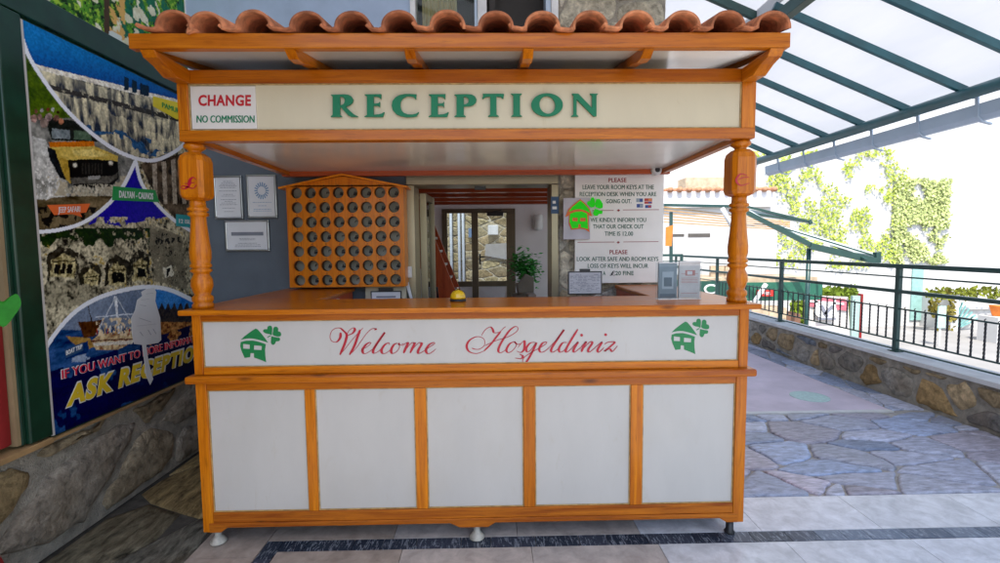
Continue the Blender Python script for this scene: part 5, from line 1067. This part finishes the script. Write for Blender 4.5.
for k in range(7): p_ = hp(915+k*2, 300+k*1); m.bar((hp(930+k*3.2, 300).x, YH-1.1, hp(930, 296+k*3).z), (hp(924+k*1.5, 300).x, YH-1.1, hp(930, 322).z), .04, .04)
m.build('stair_rail', plain('teal_rail', (.2, .42, .40), .5), t)
for (x0, x1, y0, y1) in ((815, 826, 205, 222), (850, 862, 205, 223)):
    a = hp(x0, y0); b = hp(x1, y1)
t2 = thing('sparse_climbing_vine', (9, YH, 0), 'sparse yellow green climbing vine in loose tufts on the white house', 'climbing vine')
m = MB(); x0, x1 = hp(745, 200).x, hp(905, 200).x; z0, z1 = hp(850, 268).z, hp(850, 150).z
def dn(x, z, rg): return (float(fbm(x*2.6+2, z*2.3, 3))*.75+float(fbm(x*.6+9, z*.6, 2))*.25) > .53 and rg.random() < .9
leaves(m, x0, x1, z0, z1, YH, 3600, 3, dn, (.48, .58, .10), (.06, .13)); m.build('foliage', LEAF, t2)
t2 = thing('dense_wall_ivy', (15, YH, 0), 'dense square patch of pale green ivy at the right on the white house', 'climbing vine')
m = MB(); x0, x1 = hp(893, 200).x, hp(948, 200).x; z0, z1 = hp(930, 264).z, hp(930, 180).z
def dn2(x, z, rg): return float(fbm(x*1.6, z*1.6, 3)) > .40
leaves(m, x0, x1, z0, z1, YH, 4200, 4, dn2, (.50, .56, .22), (.07, .14)); m.build('foliage', LEAF, t2)
t2 = thing('yard_hedge', (17, YH-1, 0), 'yellow green creeper fringe along the top of the yard wall at the right', 'hedge')
m = MB(); a = hp(926, 291, YH-1.1); leaves(m, a.x, a.x+8, a.z-.25, a.z+.05, YH-1.1, 1300, 5, lambda x, z, rg: float(vnoise(x*3, 0))*.35 > (a.z-z)-.12, (.16, .18, .02), (.08, .18)); 
leaves(m, a.x, a.x+.9, a.z-1.3, a.z, YH-1.1, 420, 15, lambda x, z, rg: float(vnoise(x*3, z*3)) > .4, (.18, .15, .03), (.08, .18)); m.build('foliage', LEAF, t2)
# left distant white building with tiled eave
YD = 11.5
def dp(px, py, y=YD): return at(px, py, 'y', y)
t = thing('white_tavern', (5, YD, -1.6), 'white building with a row of clay eave tiles beyond the end of the terrace', 'building')
m = MB(); a = dp(640, 206); b = dp(775, 300); m.box((a.x, YD, -1.6), (b.x, YD+4, a.z)); m.build('wall', WHITEW, t)
m = MB(); a = dp(640, 192); b = dp(770, 207); m.box((a.x, YD-.12, b.z), (b.x, YD+.3, a.z)); m.build('fascia', plain('pale_fascia', (.72, .70, .70), .6), t)
m = MB(); a = dp(640, 190); b = dp(775, 193)
x = a.x
while x < b.x: m.tube([(x, YD-.22, a.z-.02), (x, YD+1.4, a.z+.02)], .075, 10); x += .27
m.build('roof_tiles', TERRAD, t)
for (x0, y0, x1, y1) in ((669, 234, 684, 236.5), (688, 233.5, 710, 237)):
    a, b = dp(x0, y0), dp(x1, y1); m = MB(); m.box((a.x, YD-.01, b.z), (b.x, YD+.02, a.z)); m.build('slit_window', plain('slit_shadow_board', (.10, .09, .08), .8), t)
m = MB(); a, b = dp(686, 177.5, 14), dp(727, 193, 14); m.box((a.x, 14, b.z-1), (b.x, 14.7, a.z)); tag(m.build('stone_attic', BEIGE, origin=(a.x, 14, b.z-1)), 'tan stone attic wall above the clay eave tiles', 'building')
# timber canopy and awnings
YT = 8.6
t = thing('timber_slat_canopy', (4.4, YT, 0), 'slanting canopy of tan timber slats under a dark green edge beside the stone pillar', 'canopy')
for k in range(6):
    m = MB(); p = at(664, 207+k*3.0, 'y', YT+k*.14); q = at(790, 222+k*1.6, 'y', YT+k*.14); m.bar(p, q, .03, .028); m.build('slat', TAN, t)
m = MB(); m.bar(at(664, 205, 'y', YT-.1), at(742, 206.5, 'y', YT-.1), .05, .06); m.build('edge_beam', TGREEN, t)
m = MB(); m.bar(at(671, 212, 'y', YT), at(671, 290, 'y', YT), .06, .06, (0, 1, 0)); m.build('pole', TGREEN, t)
m = MB(); a, b = at(666, 225, 'y', YT-.2), at(673, 246, 'y', YT-.2); m.prism([(a.x, YT-.2, a.z-.05), (b.x, YT-.2, a.z), (b.x-.03, YT-.2, b.z), (a.x, YT-.2, b.z)], (0, .02, 0)); tag(m.build('orange_banner', ORANGEC, origin=(a.x, YT-.2, b.z)), 'small orange banner hanging beside the stone pillar', 'banner')
def awning(name, label, YA, cl, arms, canvas, cat='awning'):
    t = thing(name, at(*cl[0], 'y', YA), label, cat)
    P = [at(*p[:2], 'y', YA+p[2]) for p in canvas]; m = MB(); n_ = (P[1]-P[0]).cross(P[2]-P[0]).normalized()*.02; m.prism(P, n_); m.build('canvas', plain(name+'_cloth', (.50, .56, .56), .8, var=.08), t)
    for (p, q, w_) in arms: m = MB(); m.bar(at(*p[:2], 'y', YA+p[2]), at(*q[:2], 'y', YA+q[2]), w_, w_); m.build('arm', plain('awning_arm', (.02, .06, .05), .4) if 'awning_arm' not in bpy.data.materials else bpy.data.materials['awning_arm'], t)
awning('open_awning', 'large open awning with dark green folding arms beyond the railing', 8.2, [(745, 213)], [((738, 208, 0), (812, 246, -.3), .09), ((810, 246, -.3), (876, 261, -.6), .13), ((776, 226, .6), (814, 247, -.3), .09), ((876, 256, -.6), (770, 224, .4), .03), ((877, 252, -.6), (877, 263, -.6), .1), ((866, 260, -.7), (830, 243, .3), .05)], [(738, 203, .8), (770, 222, .8), (878, 254, -.6), (876, 258, -.6), (776, 227, .6)])
awning('narrow_awning', 'narrow striped awning edge above the large open awning', 9.2, [(740, 206)], [((736, 204, 0), (811, 222, 0), .05), ((736, 211, 0), (811, 222, 0), .04), ((809, 220, 0), (811, 224, 0), .07)], [(736, 204, .1), (811, 221, .1), (811, 223, .0), (736, 213, 0)])
# pole of awning and white diagonal bar
m = MB(); p = at(809, 248, 'y', 8.0); m.tube([(p.x, 8.0, -1.6), (p.x, 8.0, p.z)], .045, 12); tag(m.build('awning_post', TGREEN, origin=(p.x, 8.0, -1.6)), 'dark green post under the open awning elbow', 'post')
m = MB(); m.tube([at(722, 208, 'y', 7.7), at(735, 232, 'y', 7.7)], .045, 10); tag(m.build('upper_prop_bar', WHITEP, origin=at(722, 208, 'y', 7.7)), 'short white slanting bar beside the right booth post under the slats', 'bar')
m = MB(); m.tube([at(766, 284, 'y', 7.7), at(748, 312, 'y', 7.7)], .045, 10); tag(m.build('slanting_prop_bar', WHITEP, origin=at(766, 284, 'y', 7.7)), 'white slanting bar in front of the red sign beyond the railing', 'bar')
# cafe counter: green parapet with sign
YC = 9.0
t = thing('green_cafe_stall', (6, YC, -1.6), 'green street cafe stall with a red sign and a white oval emblem', 'stall')
m = MB(); a, b = at(696, 281, 'y', YC), at(822, 300, 'y', YC); m.box((a.x, YC, b.z), (b.x, YC+1.5, a.z-.05)); m.build('parapet', plain('cafe_green', (.02, .13, .08), .5), t)
m = MB(); a2, b2 = at(700, 281, 'y', YC), at(735, 299, 'y', YC); m.box((a2.x-.2, YC-.05, b2.z-.3), (b2.x, YC-.01, a2.z)); m.build('counter_front', plain('cafe_dark_green', (.012, .07, .05), .5), t)
c = at(711, 289, 'y', YC-.06); m = MB(); m.prism([(c.x+.17*math.cos(q), YC-.051, c.z+.115*math.sin(q)) for q in np.linspace(0, 2*math.pi, 28)[:-1]], (0, -.02, 0), 0); m.prism([(c.x+.12*math.cos(q), YC-.0715, c.z+.075*math.sin(q)) for q in np.linspace(0, 2*math.pi, 28)[:-1]], (0, -.01, 0), 1); m.box((c.x-.15, YC-.075, c.z-.17), (c.x+.15, YC-.051, c.z-.125), 0); m.build('oval_emblem', [WHITEP, GRVN], t)
m = MB(); a, b = at(756, 290, 'y', YC), at(772, 296, 'y', YC); m.box((a.x, YC-.06, b.z), (b.x, YC-.005, a.z)); sg = m.build('red_sign', plain('cafe_red', (.6, .03, .02), .5), t); link('lettering', text_mesh('EFES', at(757.5, 294.6, 'y', YC-.062), at(770.5, 294.9, 'y', YC-.062), at(757.5, 291.4, 'y', YC-.062), WHITEP, .004, .03), sg)
m = MB(); a, b = at(696, 277, 'y', YC+.1), at(815, 281, 'y', YC+.1); m.box((a.x, YC+.02, a.z-.14), (b.x, YC+1.4, a.z-.02)); m.build('counter_board', BEIGE, t)
m = MB(); a, b = at(711, 265, 'y', YC+.5), at(732, 284, 'y', YC+.5)
for i in range(3):
    for j in range(3): w1 = (b.x-a.x)/3; h1 = (a.z-b.z)/3; m.box((a.x+i*w1, YC+.5, b.z+j*h1), (a.x+(i+1)*w1-.02, YC+.6, b.z+(j+1)*h1-.02))
m.build('block_pier', BEIGE, t, bevel=.008)
bxs = ((751, 306, 768, 326, 'tall tan carton nearest the terrace post beyond the railing'), (769, 308, 786, 330, 'tan carton beside the tall one beyond the railing'), (787, 314, 800, 332, 'small brown carton at the right of the tan cartons'))
for k, (x0, y0, x1, y1, lb) in enumerate(bxs):
    y = 8.6; a, b = at(x0, y0, 'y', y), at(x1, y1, 'y', y); zb = -1.6; m = MB()
    m.box((a.x, y, zb), (b.x, y+.5, a.z)); m.box((a.x+.02, y-.004, a.z-.25), (b.x-.02, y-.0005, a.z-.21)); tag(m.build('stacked_cartons', [BEIGE if k < 2 else plain('brown_carton', (.20, .10, .06), .8)], origin=(a.x, y, zb), bevel=.01), lb, 'carton', 'cartons by the cafe stall')
# billboard red/white
YM = 9.6
t = thing('red_white_billboard', at(825, 340, 'y', YM), 'red and white advertising board with a round emblem beyond the railing', 'billboard')
def bb(polys, mat, y, name='panel'):
    m = MB()
    for P in polys: m.prism([at(u, v, 'y', y) for u, v in P], (0, .03, 0))
    return m.build(name, mat, t)
bb([[(806, 332), (806, 295), (848, 297), (850, 338)]], plain('board_pale', (.66, .62, .58), .6), YM); SR = plain('soft_red', (.62, .14, .18), .5)
bb([[(806, 296), (846, 299), (848, 311), (806, 306)]], SR, YM-.04, 'red_band'); bb([[(805, 326), (826, 330), (832, 337), (806, 334)]], SR, YM-.04, 'red_band')
bb([[(808, 300), (844, 303), (844, 305), (808, 302)], [(815, 297), (817, 297), (819, 306), (816, 306)], [(834, 299), (836, 299), (836, 309), (833, 309)]], WHITEP, YM-.06, 'white_stripe')
bb([[(826+11*math.cos(q), 311+8*math.sin(q)) for q in np.linspace(0, 2*math.pi, 22)[:-1]]], WHITEP, YM-.08, 'round_emblem'); bb([[(820, 306), (823, 305), (829, 316), (826, 317)], [(832, 305), (834, 307), (826, 315), (823, 314)], [(818, 318), (836, 318), (836, 320), (818, 320)]], INK, YM-.1, 'emblem_mark')
m = MB(); a = at(812, 333, 'y', YM+.05); b = at(845, 333, 'y', YM+.05)
for q in (a, b): m.box((q.x-.03, YM+.04, -1.6), (q.x+.03, YM+.1, q.z+.3))
m.build('leg', BLACK, t)
t = thing('small_bushes', at(830, 300, 'y', 11.0), 'yellow green bush behind the red and white advertising board', 'bush')
m = MB(); a, b = at(800, 290, 'y', 11), at(862, 325, 'y', 11); leaves(m, a.x, b.x, b.z, a.z, 11.4, 1500, 11, lambda x, z, rg: float(vnoise(x*2, z*2+5)) > .35, (.14, .2, .02), (.08, .18)); m.build('foliage', LEAF, t)
m = MB(); m.tube([((a.x+b.x)/2, 11.3, -1.6), ((a.x+b.x)/2, 11.3, a.z-.3)], .05, 8); m.build('stem', plain('bush_stem', (.2, .14, .08), .9), t)
t = thing('teal_gate_panel', at(857, 320, 'y', 10), 'narrow pale teal gate panel right of the advertising board', 'gate')
m = MB(); a, b = at(853, 296, 'y', 10), at(859, 330, 'y', 10); m.box((a.x, 10, -1.6), (b.x, 10.08, a.z)); m.build('panel', plain('pale_teal', (.36, .50, .46), .6), t)
m = MB(); m.box((b.x, 9.98, -1.6), (b.x+.06, 10.1, a.z+.05)); m.build('post', CLOTHR, t)
t = thing('street_stool', at(868, 336, 'y', 9), 'low tan slatted bench on the street beyond the railing', 'bench')
a, b = at(856, 338, 'y', 9), at(876, 340, 'y', 9)
for k in range(3): m = MB(); m.box((a.x, 9+k*.14, -1.18), (b.x, 9.11+k*.14, -1.15)); m.build('slat', TAN, t)
for xx in (a.x+.05, b.x-.05): m = MB(); m.box((xx-.02, 9.02, -1.6), (xx+.02, 9.36, -1.181)); m.build('leg', TAN, t)
# pots near the far right wall
p = at(998, 308, 'y', 12); t = thing('orange_flower_pot', p, 'orange flower pot on the yard wall at the right edge', 'flower pot')
m = MB(); m.lathe([(.12, -.25), (.2, .05), (.22, .08)], p, 18); m.build('pot', ORANGEC, t); m = MB(); m.box((p.x-.3, 11.7, -1.6), (p.x+.6, 12.3, p.z-.251)); m.build('pedestal', WHITEW, t)
p = at(942, 318, 'y', 11.5); t = thing('hanging_teal_towel', (p.x, 11.5, -1.6), 'pale teal towel on a thin stand beyond the railing', 'towel')
m = MB(); m.box((p.x-.12, 11.5, p.z-.3), (p.x+.12, 11.53, p.z+.35)); m.build('towel', plain('teal_towel', (.42, .62, .58), .8), t); m = MB(); m.box((p.x-.02, 11.535, -1.6), (p.x+.02, 11.56, p.z+.35)); m.build('stand', WHITEP, t)
